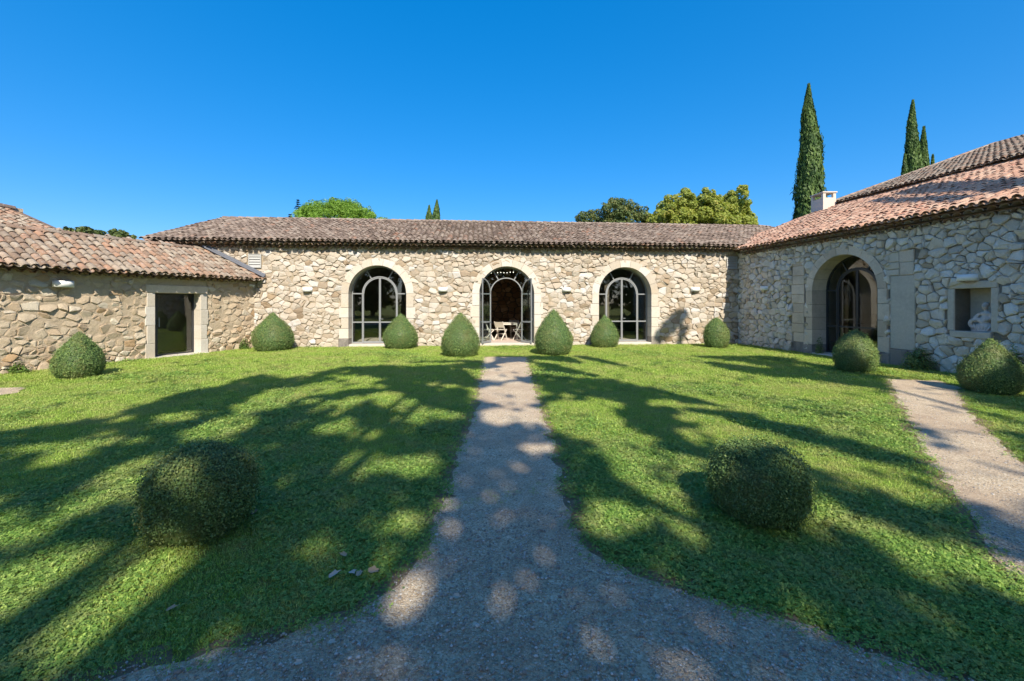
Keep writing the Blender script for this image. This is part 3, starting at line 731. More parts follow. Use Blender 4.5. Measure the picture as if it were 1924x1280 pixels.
# chimney
ch = empty('chimney', (14.35, 19.6, 0)); tag(ch, 'pale rendered square chimney with slab cap rising behind the red roof', 'chimney')
b = MB(); b.box(-.29,.29,-.36,.42,4.4,6.48); b.build('shaft', M['render'], ch)
for (xa, ya) in ((-.29,-.36),(.17,-.36),(-.29,.30),(.17,.30)):
    b = MB(); b.box(xa, xa+.12, ya, ya+.12, 6.48, 6.70); b.build('cap_post', M['render'], ch)
b = MB(); b.box(-.33,.33,-.40,.46,6.70,6.75); b.build('cap_slab', M['render'], ch)

# ================================================================== LEFT WING
left = empty('left_stone_wing', FL.o, FL.rz)
tag(left, 'low stone wing on the left with a glass door and mixed red and grey tiles', 'building')
dl, dzt = FL.hit(290, 548); dr_, _ = FL.hit(376, 552); DZ = 2.02
DOOR = ('rect', dl, dr_, -.3, DZ)
lw = wall_face('wall', -11.5, -.02, 2.715, [DOOR], [], M['mortar_ochre'], left, reveal=.42)
def lp(x, z): return .011 + .022*max(0, 1-z/1.0) + .014*max(0, math.sin(x*1.7+2)*math.sin(z*2.3+x))
def lgap(x, z): return .020 - .009*max(0, 1-z/1.1)
def lkeep(x, z, r): return r.random() < (.92 + .4*max(0, 1-z/.9))
masonry(lw, FL, -11.5, -.04, -.02, 2.44, .27, .18, [((DOOR[0], dl, dr_, -.3, DZ+.26), .20)], lgap, lp, M['stone_ochre'], 51, 300, keep=lkeep)
sr = MB(); sr.box(dl-.2, dr_+.2, -.012, .02, DZ+.01, DZ+.2); ds = sr.build('door_surround', M['ashlar_old'], left)
b = MB(); b.bevbox(dl-.24, dr_+.24, -.035, .3, DZ+.004, DZ+.25, .012, .6); b.build('lintel', M['ashlar_old'], ds)
for sd in (0, 1):
    z = -.02; k = 0; rnd = random.Random(60+sd)
    while z < DZ-.02:
        h = min(rnd.uniform(.42,.6), DZ-z); h = DZ-z if DZ-z-h < .2 else h; ww = .21 if k % 2 else .25
        xa, xb = (dl-ww, dl+.006) if sd == 0 else (dr_-.006, dr_+ww)
        b = MB(); b.bevbox(xa, xb, -.035-rnd.uniform(0,.005), .42, z+.003, z+h-.003, .01, rnd.random()); b.build('jamb_block', M['ashlar'], ds); z += h; k += 1
b = MB(); b.bevbox(dl-.22, dr_+.22, -.14, .5, -.1, .03, .015, .8); b.build('threshold', M['ashlar'], left)
b = MB(); W = dr_-dl; yD = .30
for (xa,xb,za,zb) in ((0,.05,.03,DZ),(W-.05,W,.03,DZ),(.05,W-.05,DZ-.06,DZ),(.05,W-.05,.03,.07),(.20,.255,.07,DZ-.06)): b.box(dl+xa, dl+xb, yD, yD+.06, za, zb)
gd = b.build('glass_door', M['steel_dark'], left)
b = MB(); b.box(dl+.05, dl+.2, yD+.026, yD+.034, .07, DZ-.06); b.build('pane', M['glass'], gd)
b = MB(); b.box(dl+.255, dr_-.05, yD+.026, yD+.034, .07, DZ-.06); b.build('pane', M['glass'], gd)
b = MB(); b.box(dl+.262, dl+.285, yD-.05, yD-.03, .95, 1.25); b.box(dl+.262, dl+.285, yD-.035, yD+.02, 1.0, 1.02); b.box(dl+.262, dl+.285, yD-.035, yD+.02, 1.18, 1.2); b.build('handle', M['steel'], gd)
EL_Y, EL_Z, EL_M, RL_Y = -.33, 2.56, .565, 1.6
lr = deck('roof', left, [(-11.5,EL_Y),(.14,EL_Y),(-.80,RL_Y),(-11.5,RL_Y)], EL_Y, EL_Z, EL_M, M['deck'])
tile_roof(lr, FL, (-11.4, .3), EL_Y-.05, EL_Z, EL_M, 2.3, lambda x, y: x < -.485*y - .10 and y < RL_Y-.1, 'tile_mixed', 300, seed=14, pitch=.188, expo=.31)
zl = EL_Z+(RL_Y-EL_Y)*EL_M
ridge_row(lr, (-11.4, RL_Y, zl+.08), (-.85, RL_Y, zl+.08), 'tile_mixed', 4)
b = MB(); b.box(-11.5, -.02, -.12, .02, 2.525, 2.55); b.build('eave_board', M['deck'], left)
genoise(left, -11.4, -.12, 2.57, 1, 'tile_mixed', seed=15, proj=.17)
fl = MB(); A0, A1 = Vector((.18, EL_Y-.02, EL_Z+.10)), Vector((-.80, RL_Y, zl+.14)); nv = Vector((.9,.4366,0)).normalized()
for P in (A0, A1):
    for (o_, dz) in ((-.20,.09),(-.10,.09),(-.10,.16),(-.20,.02),(-.05,.02),(-.05,.16)): fl.v.append(tuple(P + nv*o_ + Vector((0,0,dz))))
for q in ((0,1,7,6),(1,2,8,7),(2,5,11,8),(3,0,6,9),(0,3,4,5,2,1),(6,7,8,11,10,9),(4,3,9,10),(5,4,10,11)): fl.face(q, .5)
fl.build('flashing', M['lead'], left)
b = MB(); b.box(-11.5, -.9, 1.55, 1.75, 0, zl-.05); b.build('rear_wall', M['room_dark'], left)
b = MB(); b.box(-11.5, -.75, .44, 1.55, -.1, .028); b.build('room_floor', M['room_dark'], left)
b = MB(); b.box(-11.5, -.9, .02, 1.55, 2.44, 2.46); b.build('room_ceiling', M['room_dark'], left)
# taller block behind the left wing
blk = empty('tall_stone_block', FL.o, FL.rz); tag(blk, 'taller block with weathered tiled roof behind the low left wing', 'building')
b = MB(); b.box(-14, -4.15, 1.9, 6.4, 0, 3.3); b.build('wall', M['mortar_ochre'], blk)
b = MB(); b.v = [(-4.15,1.9,3.3),(-4.15,6.4,3.3),(-4.15,6.4,4.85),(-4.15,1.9,3.47)]; b.face((0,1,2,3), .5); b.build('gable_wall', M['mortar_ochre'], blk)
kr = deck('roof', blk, [(-14,1.78),(-3.9,1.78),(-3.9,6.46),(-14,6.46)], 1.78, 3.46, .307, M['deck'])
tile_roof(kr, FL, (-13.9, -3.95), 1.78, 3.46, .307, 4.9, lambda x, y: y < 6.4, 'tile_mixed', 150, seed=16, pitch=.188)
ridge_row(kr, (-13.9, 6.46, 4.99), (-3.9, 6.46, 4.99), 'tile_old', 5, r=.17)

# ================================================================== WALL LAMPS, SECURITY CAMERA, STATUE
def wall_lamp(frame, px, py, label, wd=.36, hh=.16, dp=.17):
    x, z = frame.hit(px, py); t = empty('wall_lamp', frame.world(x, 0, z), frame.rz); tag(t, label, 'lamp', 'white half-round wall lamps')
    n = 14; b = MB()
    for zz in (-hh/2, hh/2):
        for r_ in (1.0, .93):
            for i in range(n+1):
                a = math.pi*i/n; b.v.append((-wd/2*math.cos(a)*r_, -.03-(dp)*math.sin(a)**.8*r_, zz))
    k = n+1
    for i in range(n):
        b.face((i, i+1, 2*k+i+1, 2*k+i), .5); b.face((k+i, 3*k+i, 3*k+i+1, k+i+1), .5)
        b.face((i, k+i, k+i+1, i+1), .5); b.face((2*k+i, 2*k+i+1, 3*k+i+1, 3*k+i), .5)
    b.build('shade', M['white'], t, True)
    b = MB(); b.box(-wd/2+.01, wd/2-.01, -.075, .02, -hh/2+.012, hh/2-.012); b.build('back_plate', M['white'], t)
    b = MB(); b.tube([(-.06,-.10,0),(.06,-.10,0)], .018, 8); b.build('bulb', M['steel'], t)
    return t
wall_lamp(FL, 117, 534, 'white half-round lamp on the left wing wall beside its glass door', .42, .17)
wall_lamp(FB, 579, 544.5, 'white half-round lamp between the louvred vent and the first arch')
wall_lamp(FB, 832.5, 544.5, 'white half-round lamp between the first arch and the open doors')
wall_lamp(FB, 1064, 544.5, 'white half-round lamp just right of the open arched doors')
wall_lamp(FB, 1305, 544, 'white half-round lamp right of the last arch, near the shaded corner')
wall_lamp(FR, 1439.5, 542, 'white half-round lamp on the shaded wall left of the deep arch')
wall_lamp(FR, 1822, 522, 'white half-round lamp above the niche with the statue', .40, .15)
sx, sz = FL.hit(477, 540)
t = empty('security_camera', FL.world(min(sx,-.25), -.06, 2.36), FL.rz); tag(t, 'small white security camera under the left wing eave by the corner', 'camera')
b = MB(); b.tube([(0,.06,-.02),(0,-.02,-.02),(0,-.06,.0)], .014, 6); b.build('bracket', M['white'], t)
b = MB(); b.tube([(-.04,-.02,.03),(.03,-.17,-.01),(.032,-.175,-.012)], [.036,.036,.03], 10); hd = b.build('housing', M['white'], t)
b = MB(); b.tube([(.032,-.175,-.012),(.034,-.18,-.013)], .024, 10); b.build('lens', M['steel_dark'], t)
# statue: a seated draped figure with a coiled tail
def ellipsoid(b, c, r, rot=(0,0,0), n=12, m=8):
    mt = Matrix.Rotation(rot[2],3,'Z') @ Matrix.Rotation(rot[1],3,'Y') @ Matrix.Rotation(rot[0],3,'X'); V = []; Fc = []
    for i in range(m+1):
        t_ = math.pi*i/m
        for j in range(n):
            a = 2*math.pi*j/n; V.append(tuple(Vector(c) + mt @ Vector((r[0]*math.sin(t_)*math.cos(a), r[1]*math.sin(t_)*math.sin(a), r[2]*math.cos(t_)))))
    for i in range(m):
        for j in range(n): Fc.append((i*n+j, i*n+(j+1)%n, (i+1)*n+(j+1)%n, (i+1)*n+j))
    b.add(V, Fc)
st = empty('garden_statue', FR.world((x0+x1)/2+.10, .17, nz0-.003), FR.rz); tag(st, 'weathered terracotta statue of a seated draped figure inside the wall niche', 'statue')
b = MB(); nw = nx1-nx0; k = nw/.9*1.22
def E(c, r, rot=(0,0,0)): ellipsoid(b, [c[0]*k, c[1]*k, c[2]*k*1.2], [r[0]*k, r[1]*k, r[2]*k*1.15], rot)
E((0,0,.02),(.24,.13,.04)); E((.03,0,.10),(.19,.12,.10)); E((.04,0,.25),(.095,.08,.13)); E((.04,0,.37),(.125,.065,.055)); E((.04,0,.44),(.036,.036,.05)); E((.03,-.015,.525),(.056,.064,.078)); E((.04,.01,.565),(.066,.068,.05)); E((.025,-.08,.52),(.014,.016,.02))
for i in range(14):                                     # coiled tail / shell sweeping round to the left
    a = R(20 + i*21); E((-.12+.13*math.cos(a), -.05, .16+.085*math.sin(a)), (.052-.001*i,)*3)
for i in range(6): E((-.12+.055*i, -.10-.01*math.sin(i), .10-.008*i), (.018,.03,.075), (0,R(-18+10*i),0))
for pth in (((.14,0,.36),(.17,-.03,.28),(.09,-.09,.24)), ((-.09,0,.36),(-.15,-.04,.29),(-.13,-.08,.23))):
    for i in range(2):
        p, q = Vector(pth[i]), Vector(pth[i+1])
        for s_ in range(5): E(tuple(p.lerp(q, s_/4)), (.040-.004*i,)*3)
fig = b.build('figure', M['terracotta'], st, True)
rm = fig.modifiers.new('remesh', 'REMESH'); rm.mode = 'VOXEL'; rm.voxel_size = .011*k; rm.use_smooth_shade = True
b = MB(); b.tube([(0,0,-.0),(0,0,.035*k)], [.25*k,.24*k], 16); 
b.v = [(x, y*.5, z) for x, y, z in b.v]; b.build('plinth', M['terracotta'], st)

# ================================================================== TABLE, CHAIRS AND LIGHTS IN THE OPEN ROOM
M['chair'] = plain('chair', (.66,.62,.55), .6); M['canvas'] = plain('canvas', (.58,.53,.44), .9)
ZF = .087
def chair(loc, rz, label, cloth):
    t = empty('folding_chair', loc, rz); tag(t, label, 'chair', 'folding chairs around the garden table')
    for s_ in (-1, 1):
        b = MB(); b.bar((s_*.21,-.20,0),(s_*.21,.19,.80),.034,.034); b.build('back_leg', M['chair'], t)
        b = MB(); b.bar((s_*.18,.24,0),(s_*.18,-.20,.45),.034,.034); b.build('front_leg', M['chair'], t)
    for k in range(5):
        b = MB(); yy = -.20+k*.085; b.box(-.2,.2,yy,yy+.07,.445,.465); b.build('seat_slat', M['chair'], t)
    b = MB(); b.v = [(-.2,.10,.54),(.2,.10,.54),(.2,.20,.79),(-.2,.20,.79),(-.2,.085,.54),(.2,.085,.54),(.2,.185,.79),(-.2,.185,.79)]
    for q in ((0,1,2,3),(7,6,5,4),(0,4,5,1),(3,2,6,7),(1,5,6,2),(0,3,7,4)): b.face(q, .5)
    b.build('backrest', cloth, t)
    b = MB(); b.bar((-.2,-.03,.26),(.2,-.03,.26),.025,.025); b.build('stretcher', M['chair'], t)
chair((-.50,18.85,ZF), R(150), 'pale folding chair at the table seen through the open doors, centre', M['canvas'])
chair((-1.02,18.75,ZF), R(100), 'pale folding chair seen through the left open door leaf', M['canvas'])
chair((.13,20.35,ZF), R(8), 'folding chair with taupe back on the far side of the table', M['canvas'])
chair((.32,18.9,ZF), R(-115), 'pale folding chair on the right, half hidden by the open door leaf', M['canvas'])
t = empty('garden_table', (-.22,19.65,ZF)); tag(t, 'pale square garden table inside the open arched doors', 'table')
for k in range(8):
    b = MB(); b.box(-.48,.48,-.46+k*.116,-.46+k*.116+.105,.71,.735); b.build('table_slat', M['chair'], t)
for (a, c) in ((-.44,-.42),(.44,-.42),(-.44,.42),(.44,.42)):
    b = MB(); b.box(a-.025,a+.025,c-.025,c+.025,0,.71); b.build('leg', M['chair'], t)
b = MB(); b.box(-.46,.46,-.44,-.41,.64,.709); b.box(-.46,.46,.41,.44,.64,.709); b.build('apron', M['chair'], t)
t = empty('light_string', (0,0,0)); tag(t, 'row of small lit bulbs hanging inside above the open doors', 'lights')
P = [Vector((-1.12+.148*i, 20.0, 3.12+.012*math.cos(i*1.7)+.004*i)) for i in range(9)]
b = MB(); b.tube([p+Vector((0,0,.06)) for p in P], .006, 5); b.build('cable', M['steel_dark'], t)
for p in P:
    b = MB(); ellipsoid(b, p, (.017,.017,.024), n=8, m=6); b.build('bulb', M['bulb'], t, True)

# ================================================================== FOLIAGE HELPERS
def rand_dirs(n):
    v = RNG.normal(size=(n,3)); return v/np.linalg.norm(v, axis=1, keepdims=True)
def leaf_quads(C, N, size, aspect=.55, tilt=.7, U=None):
    """kite leaves at C, facing roughly N"""
    n = len(C); nn = N + tilt*rand_dirs(n); nn /= np.linalg.norm(nn, axis=1, keepdims=True)
    t = U if U is not None else rand_dirs(n); t = t - nn*np.sum(t*nn, axis=1, keepdims=True); t /= np.linalg.norm(t, axis=1, keepdims=True)+1e-9
    s = np.cross(nn, t); sz = (size*RNG.uniform(.65,1.35,n))[:,None]
    V = np.stack([C - t*sz*.5, C + s*sz*aspect*.5 + nn*sz*.08, C + t*sz*.5, C - s*sz*aspect*.5 + nn*sz*.08], axis=1)
    return V.reshape(-1,3)
def vnoise(P, f, seed=0):
    """cheap smooth pseudo noise in about [-1,1]"""
    r = np.random.default_rng(seed); o = 0
    for k in range(5):
        d = r.normal(size=3); d /= np.linalg.norm(d); o = o + np.sin(P @ d*f*(1+.5*k) + r.uniform(0,6.28))/(1+.4*k)
    return o/2.6
PROF = {'drop': ([0,.06,.16,.28,.42,.58,.74,.88,.96,1],[.66,.84,.95,1,.95,.78,.53,.28,.12,.02]),
        'egg':  ([0,.08,.22,.38,.55,.72,.86,.95,1],[.66,.86,.98,1,.93,.75,.5,.26,.02]),
        'ball': ([0,.08,.25,.45,.65,.82,.93,.98,1],[.62,.82,.97,1,.97,.83,.58,.32,.02])}
def bush(loc, rad, h, prof, n, leaf, label, seed, lean=(0,0), rough=.035):
    global RNG
    RNG = np.random.default_rng(seed)
    t = empty('topiary_bush', loc); tag(t, label, 'bush', 'clipped box topiary on the lawn')
    zs, rs = PROF[prof]; tt = np.linspace(0,1,200); rr_ = np.interp(tt, zs, rs)
    for _ in range(2): rr_[1:-1] = (rr_[:-2]+rr_[1:-1]*2+rr_[2:])/4
    dr = np.gradient(rr_*rad, tt*h); wgt = rr_*np.sqrt(1+dr**2)+.03; cdf = np.cumsum(wgt)/np.sum(wgt)
    def surf(n_):
        u = np.interp(RNG.random(n_), cdf, tt); a = RNG.random(n_)*2*np.pi
        r0 = np.interp(u, tt, rr_)*rad; s_ = np.interp(u, tt, dr)
        D = np.stack([np.cos(a), np.sin(a), np.zeros(n_)], 1); P0 = D*r0[:,None]; P0[:,2] = u*h + .02
        N = D.copy(); N[:,2] = -s_; N[u < .04, 2] = -.3; N /= np.linalg.norm(N, axis=1, keepdims=True)
        nz = vnoise(P0, 5.5/rad*.6, seed)*rough + vnoise(P0, 16/rad*.5, seed+1)*rough*.35
        P0 = P0 + N*nz[:,None]*rad*1.2 + np.outer(u*h, [lean[0], lean[1], 0])
        return P0, N, nz
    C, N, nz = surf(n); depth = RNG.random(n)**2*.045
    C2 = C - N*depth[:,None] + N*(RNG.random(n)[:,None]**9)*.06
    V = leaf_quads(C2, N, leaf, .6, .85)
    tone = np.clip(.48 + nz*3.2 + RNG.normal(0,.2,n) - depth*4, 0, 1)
    # inner body
    a = np.linspace(0, 2*np.pi, 33)[:-1]; Z = np.linspace(0,1,21); grid = []
    for z_ in Z:
        r0 = np.interp(z_, tt, rr_)*rad*.94
        Pz = np.stack([np.cos(a)*r0, np.sin(a)*r0, np.full(32, z_*h*.985+.01)], 1); grid.append(Pz + np.outer(Pz[:,2], [lean[0],lean[1],0]))
    Q = []
    for i in range(20):
        for j in range(32): j2 = (j+1)%32; Q += [grid[i][j], grid[i][j2], grid[i+1][j2], grid[i+1][j]]
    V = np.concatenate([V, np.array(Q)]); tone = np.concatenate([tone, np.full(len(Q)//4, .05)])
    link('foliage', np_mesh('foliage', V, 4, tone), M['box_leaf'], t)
    b = MB(); b.tube([(0,0,-.05),(0,0,h*.25)], [.05,.04], 7); b.build('stem', M['bark'], t)
    return t
BUSH = [((148,712),.90,1.06,'drop',19500,0.0240,'rounded box bush by the left wing wall, farthest left on the lawn',.45),
        ((513,661),1.36,1.38,'drop',19500,0.0256,'pointed box bush at the inner corner beside the left wing',.0),
        ((753,657),1.28,1.33,'drop',19500,0.0256,'pointed box bush in front of the first arched door',.0),
        ((865,672),1.24,1.38,'drop',21000,0.0248,'pointed box bush left of the path end at the open doors',.0),
        ((1040,669),1.27,1.50,'drop',21000,0.0248,'tall dark pointed box bush right of the path end',.0),
        ((1136,654),1.10,1.24,'drop',16500,0.0256,'pale green pointed box bush in front of the third arch',.0),
        ((1346,655),.92,1.16,'egg',13500,0.0256,'narrow egg-shaped box bush near the shaded corner',.0),
        ((1607,702),.88,1.04,'egg',18000,0.0224,'egg-shaped box bush in front of the deep shaded arch',.0),
        ((1861,742),.90,1.02,'drop',22500,0.0216,'wide box bush under the niche, beside the side path',.0),
        ((1424,968),.71,.56,'ball',45000,0.0164,'large round box ball on the lawn right of the path',.0),
        ((378,997),.71,.61,'ball',48000,0.0164,'large round box ball on the lawn left of the path',.0)]
BUSH_POS = []
for i, ((px, py), wd, h, pf, n, lf, lab, _) in enumerate(BUSH):
    g = ground_at(px, py); d = g.xy.normalized(); c = g.xy + d*(wd*.33 if pf != 'ball' else 0)
    BUSH_POS.append((c.x, c.y, wd/2))
    bush((c.x, c.y, -.01), wd/2, h, pf, n, lf, lab, 100+i, rough=.038 if pf != 'ball' else .05)

def limb_tree(t, base_r, fork, limbs, mat):
    b = MB(); b.tube([(0,0,-.2),(.05,.02,fork*.5),(0,0,fork)], [base_r*1.15, base_r*.9, base_r*.75], 10); b.build('trunk', mat, t, True)
    for L in limbs:
        L = Vector(L); m_ = Vector((L.x*.4, L.y*.4, fork+(L.z-fork)*.55)); b = MB()
        b.tube([(0,0,fork-.15), tuple(m_), tuple(L)], [base_r*.55, base_r*.34, base_r*.1], 7); b.build('limb', mat, t, True)
def clump_tree(name, loc, label, clumps, n, leaf, mat, trunk_h, trunk_r, seed, cat='tree', group=None, aspect=.6, feather=True):
    """clumps: (x,y,z,rx,ry,rz) relative to loc"""
    global RNG
    RNG = np.random.default_rng(seed); t = empty(name, loc); tag(t, label, cat, group)
    if feather:
        rr2 = random.Random(seed+7); extra = []
        for c in clumps:
            for _ in range(7):
                a = rr2.uniform(0,6.283); e = rr2.uniform(-.6,1.3); k = rr2.uniform(.28,.45)
                extra.append((c[0]+math.cos(a)*math.cos(e)*c[3]*.95, c[1]+math.sin(a)*math.cos(e)*c[4]*.95, c[2]+math.sin(e)*c[5]*1.0, c[3]*k, c[4]*k, c[5]*k))
        clumps = [(c[0],c[1],c[2],c[3]*.8,c[4]*.8,c[5]*.8) for c in clumps] + extra
    vol = np.array([c[3]*c[4]+c[5]*c[3] for c in clumps]); pick = RNG.choice(len(clumps), n, p=vol/vol.sum()); c = np.array(clumps)[pick]
    D = rand_dirs(n); rad = .55 + .45*RNG.random(n)**.5; P = c[:,:3] + D*c[:,3:]*rad[:,None]
    sub = vnoise(P, 2.6/np.mean(c[:,3])*1.4, seed); keepm = sub > -.62 + .25*RNG.random(n); P, D, sub = P[keepm], D[keepm], sub[keepm]
    V = leaf_quads(P, D + np.array([0,0,.5]), leaf, aspect, .9)
    tone = np.clip(.5 + .25*sub + RNG.normal(0,.18,len(P)), 0, 1)
    link('crown', np_mesh('crown', V, 4, tone), M[mat], t)
    cs = np.array(clumps); order = np.argsort(-vol)[:6]
    limb_tree(t, trunk_r, trunk_h, [tuple(cs[k,:3]) for k in order], M['bark'])
    return t
def blobs(rnd, cx, cz, w, h, n, r0, r1, d=None):
    out = []
    for _ in range(n):
        a = rnd.uniform(0, 2*math.pi); q = math.sqrt(rnd.random()); r = rnd.uniform(r0, r1)
        out.append((cx + math.cos(a)*q*(w/2-r*.6), rnd.uniform(-1,1)*(d or w)/2*.7, cz + math.sin(a)*q*(h/2-r*.6), r, r, r*.85))
    return out
def cypress(loc, H, Wd, label, seed, n=9000, name='cypress_tree', spires=1, leaf=.27):
    global RNG
    RNG = np.random.default_rng(seed); t = empty(name, loc); tag(t, label, 'tree', 'dark columnar cypresses')
    u = RNG.random(n)**.9; prof = np.interp(u, [0,.08,.25,.5,.75,.9,1], [.55,.85,1,.88,.58,.3,.03]); a = RNG.random(n)*6.283
    P = np.stack([np.cos(a), np.sin(a), np.zeros(n)], 1); wob = 1 + .22*vnoise(np.stack([np.cos(a)*1.3, np.sin(a)*1.3, u*H*.8],1), 2.2, seed)
    rad = prof*Wd/2*(.62+.38*RNG.random(n)**.5 + .22*RNG.random(n)**9)*wob; C = P*rad[:,None]; C[:,2] = .6 + u*(H-.6)
    C[:,0] += .08*np.sin(C[:,2]*.7+seed)*Wd*.5
    lump = vnoise(np.stack([np.cos(a)*Wd, np.sin(a)*Wd, C[:,2]*1.0],1), 2.4, seed+3)
    U = P*.35 + np.array([0,0,1.0]) + .25*rand_dirs(n)
    V = leaf_quads(C, P*.9+np.array([0,0,.15]), leaf, .38, .55, U)
    tone = np.clip(.45 + .42*lump + RNG.normal(0,.15,n), 0, 1)
    zz = np.linspace(0,1,25); aa = np.linspace(0,6.2832,15)[:-1]; Q = []
    pr = lambda z_: np.interp(z_, [0,.08,.25,.5,.75,.9,1],[.5,.8,.95,.85,.55,.27,.0])*Wd/2*.66
    for i in range(24):
        for j in range(14):
            j2 = (j+1)%14; r0, r1_ = pr(zz[i]), pr(zz[i+1]); h0, h1 = .6+zz[i]*(H-.7), .6+zz[i+1]*(H-.7)
            o0, o1 = .08*math.sin(h0*.7+seed)*Wd*.5, .08*math.sin(h1*.7+seed)*Wd*.5
            Q += [(r0*math.cos(aa[j])+o0, r0*math.sin(aa[j]), h0),(r0*math.cos(aa[j2])+o0, r0*math.sin(aa[j2]), h0),(r1_*math.cos(aa[j2])+o1, r1_*math.sin(aa[j2]), h1),(r1_*math.cos(aa[j])+o1, r1_*math.sin(aa[j]), h1)]
    V = np.concatenate([V, np.array(Q)]); tone = np.concatenate([tone, np.full(len(Q)//4, .05)])
    link('crown', np_mesh('crown', V, 4, tone), M['cypress_leaf'], t)
    b = MB(); b.tube([(0,0,-.2),(0,0,H*.3)], [.18,.12], 8); b.build('trunk', M['bark'], t)
    return t
def far(px, py, Y): d = ray(px, py); return Vector((d.x*Y, Y, CAM_H + d.z*Y))
# cypresses
p = far(1521, 160, 30); cypress((p.x, p.y, 0), p.z, 2.0, 'tall slender cypress rising beside the chimney', 201, 24000)
p = far(1715, 190, 32); cypress((p.x, p.y, 0), p.z, 1.5, 'tallest of the cypresses behind the right roof', 202, 18000)
p = far(1736, 240, 32.5); cypress((p.x, p.y, 0), p.z, 1.3, 'middle cypress of the trio behind the right roof', 203, 14000)
p = far(1753, 292, 33); cypress((p.x, p.y, 0), p.z, .85, 'small cypress tip rightmost behind the right roof', 204, 4000)
p = far(1700, 290, 32); cypress((p.x, p.y, 0), p.z, 1.05, 'low cypress tip leftmost behind the right roof', 205, 4000)
p = far(820, 377, 42); cypress((p.x, p.y, 0), p.z, 2.1, 'taller of two small cypresses above the middle of the rear roof', 206, 4000)
p = far(805, 387, 42.6); cypress((p.x, p.y, 0), p.z, 1.9, 'shorter of two small cypresses above the middle of the rear roof', 207, 4000)
# umbrella pine
def dome(cx, top, wd, dp, rnd, n, r0, r1, flat=.55):
    out = []
    for _ in range(n):
        a = rnd.uniform(0, 6.283); q = math.sqrt(rnd.random())*.92; r = rnd.uniform(r0, r1)
        out.append((cx+math.cos(a)*q*(wd/2-r*.5), math.sin(a)*q*(dp/2-r*.5), top - r*.8 - (q**2.4)*flat*wd/2, r, r, r*.8))
    return out
rnd = random.Random(77); p = far(636, 378, 45); wd = 196/800*45
clump_tree('umbrella_pine', (p.x, p.y, 0), 'bright green umbrella pine dome behind the rear roof', dome(0, p.z, wd, wd*.8, rnd, 46, .75, 1.25, .40), 40000, .24, 'pine_leaf', 6.5, .35, 301, aspect=.22)
# conifers left of the pine
def fir(px, py, Y, wd, label, seed):
    global RNG
    RNG = np.random.default_rng(seed); p = far(px, py, Y); H = p.z; t = empty('fir_tree', (p.x, p.y, 0)); tag(t, label, 'tree', 'dark conifers beside the umbrella pine')
    b = MB(); b.tube([(0,0,-.2),(0,0,H*.5),(0,0,H)], [.2,.12,.015], 7); b.build('trunk', M['bark'], t)
    Cs, Us = [], []
    for k in range(int(H/.22)):
        z_ = H - .15 - k*.22; L = min(wd/2, .08 + (H-z_)*.26)*RNG.uniform(.55,1.15)
        if z_ < 3: break
        for a in RNG.uniform(0,6.283,7):
            for s_ in np.linspace(.1,1,9):
                Cs.append((math.cos(a)*L*s_, math.sin(a)*L*s_, z_ - .22*L*s_ + .1*s_)); Us.append((math.cos(a)+RNG.normal(0,.4), math.sin(a)+RNG.normal(0,.4), -.2))
    Cs = np.array(Cs); V = leaf_quads(Cs, np.tile([0,0,1.0],(len(Cs),1)), .26, .35, .6, np.array(Us))
    link('crown', np_mesh('crown', V, 4, np.clip(RNG.normal(.5,.25,len(Cs)),0,1)), M['fir_leaf'], t)
fir(560, 375, 48, 2.2, 'dark pointed conifer directly left of the umbrella pine', 311)
fir(545, 402, 48.5, 1.5, 'smaller dark conifer tip left of the pointed conifer', 312)
fir(532, 411, 49, 1.0, 'smallest conifer tip above the rear roof, outermost of three', 313)
# oak and plane trees behind the roof on the right
rnd = random.Random(78); Y = 38; p = far(1165, 367, Y); s_ = Y/800
cl = [((px-1165)*s_, rnd.uniform(-1.5,1.5), CAM_H+(HZ-py)*s_, r*s_, r*s_, r*s_*.85) for px, py, r in ((1162,392,24),(1140,402,22),(1185,400,24),(1105,410,18),(1090,416,14),(1125,415,20),(1165,420,34),(1200,412,18),(1150,445,45),(1110,440,28),(1195,440,26))]
clump_tree('oak_tree', (p.x, p.y, 0), 'dark green oak behind the rear roof, left of the yellowing trees', cl, 30000, .17, 'oak_leaf', 4.5, .3, 321)
for i, (cxp, pts, lab) in enumerate(((1268, ((1250,405,20),(1268,385,22),(1290,395,22),(1235,412,20),(1270,415,36),(1245,440,34),(1285,440,32)), 'yellow-green plane tree behind the rear roof, next to the oak'),
                              (1318, ((1318,378,18),(1305,392,20),(1335,392,22),(1320,412,34),(1312,440,36),(1340,440,30)), 'yellow-green plane tree in the middle of the row behind the roof'),
                              (1385, ((1382,372,17),(1370,388,22),(1400,390,20),(1412,408,16),(1388,412,34),(1360,400,20),(1405,440,22),(1375,445,36)), 'yellow-green plane tree nearest the tall cypress'))):
    Y = 36+i*.8; s_ = Y/800; p = far(cxp, 380, Y)
    cl = [((px-cxp)*s_, random.Random(i*9+px).uniform(-1.2,1.2), CAM_H+(HZ-py)*s_, r*s_, r*s_, r*s_*.9) for px, py, r in pts]
    clump_tree('plane_tree', (p.x, p.y, 0), lab, cl, 30000, .17, 'plane_leaf', 4.5, .28, 330+i, group='plane trees behind the rear roof', aspect=.8)
for i, (px, py, r, lab) in enumerate(((157,429,16,'round green treetop just right of the tall left block'),(207,436,20,'wider green treetop in the gap left of the rear roof'))):
    Y = 40; s_ = Y/800; p = far(px, py, Y)
    cl = [(rnd.uniform(-1,1)*r*s_*(1.0+i*.6), rnd.uniform(-1,1), p.z - (rnd.random()*.6+.35)*r*s_, r*s_*.55, r*s_*.55, r*s_*.45) for _ in range(9)] + [(0,0,p.z-2.2*r*s_,r*s_*1.6,r*s_*1.4,r*s_*1.5)]
    clump_tree('distant_tree', (p.x, p.y, 0), lab, cl, 6000, .28, 'oak_leaf', 3.5, .25, 350+i)

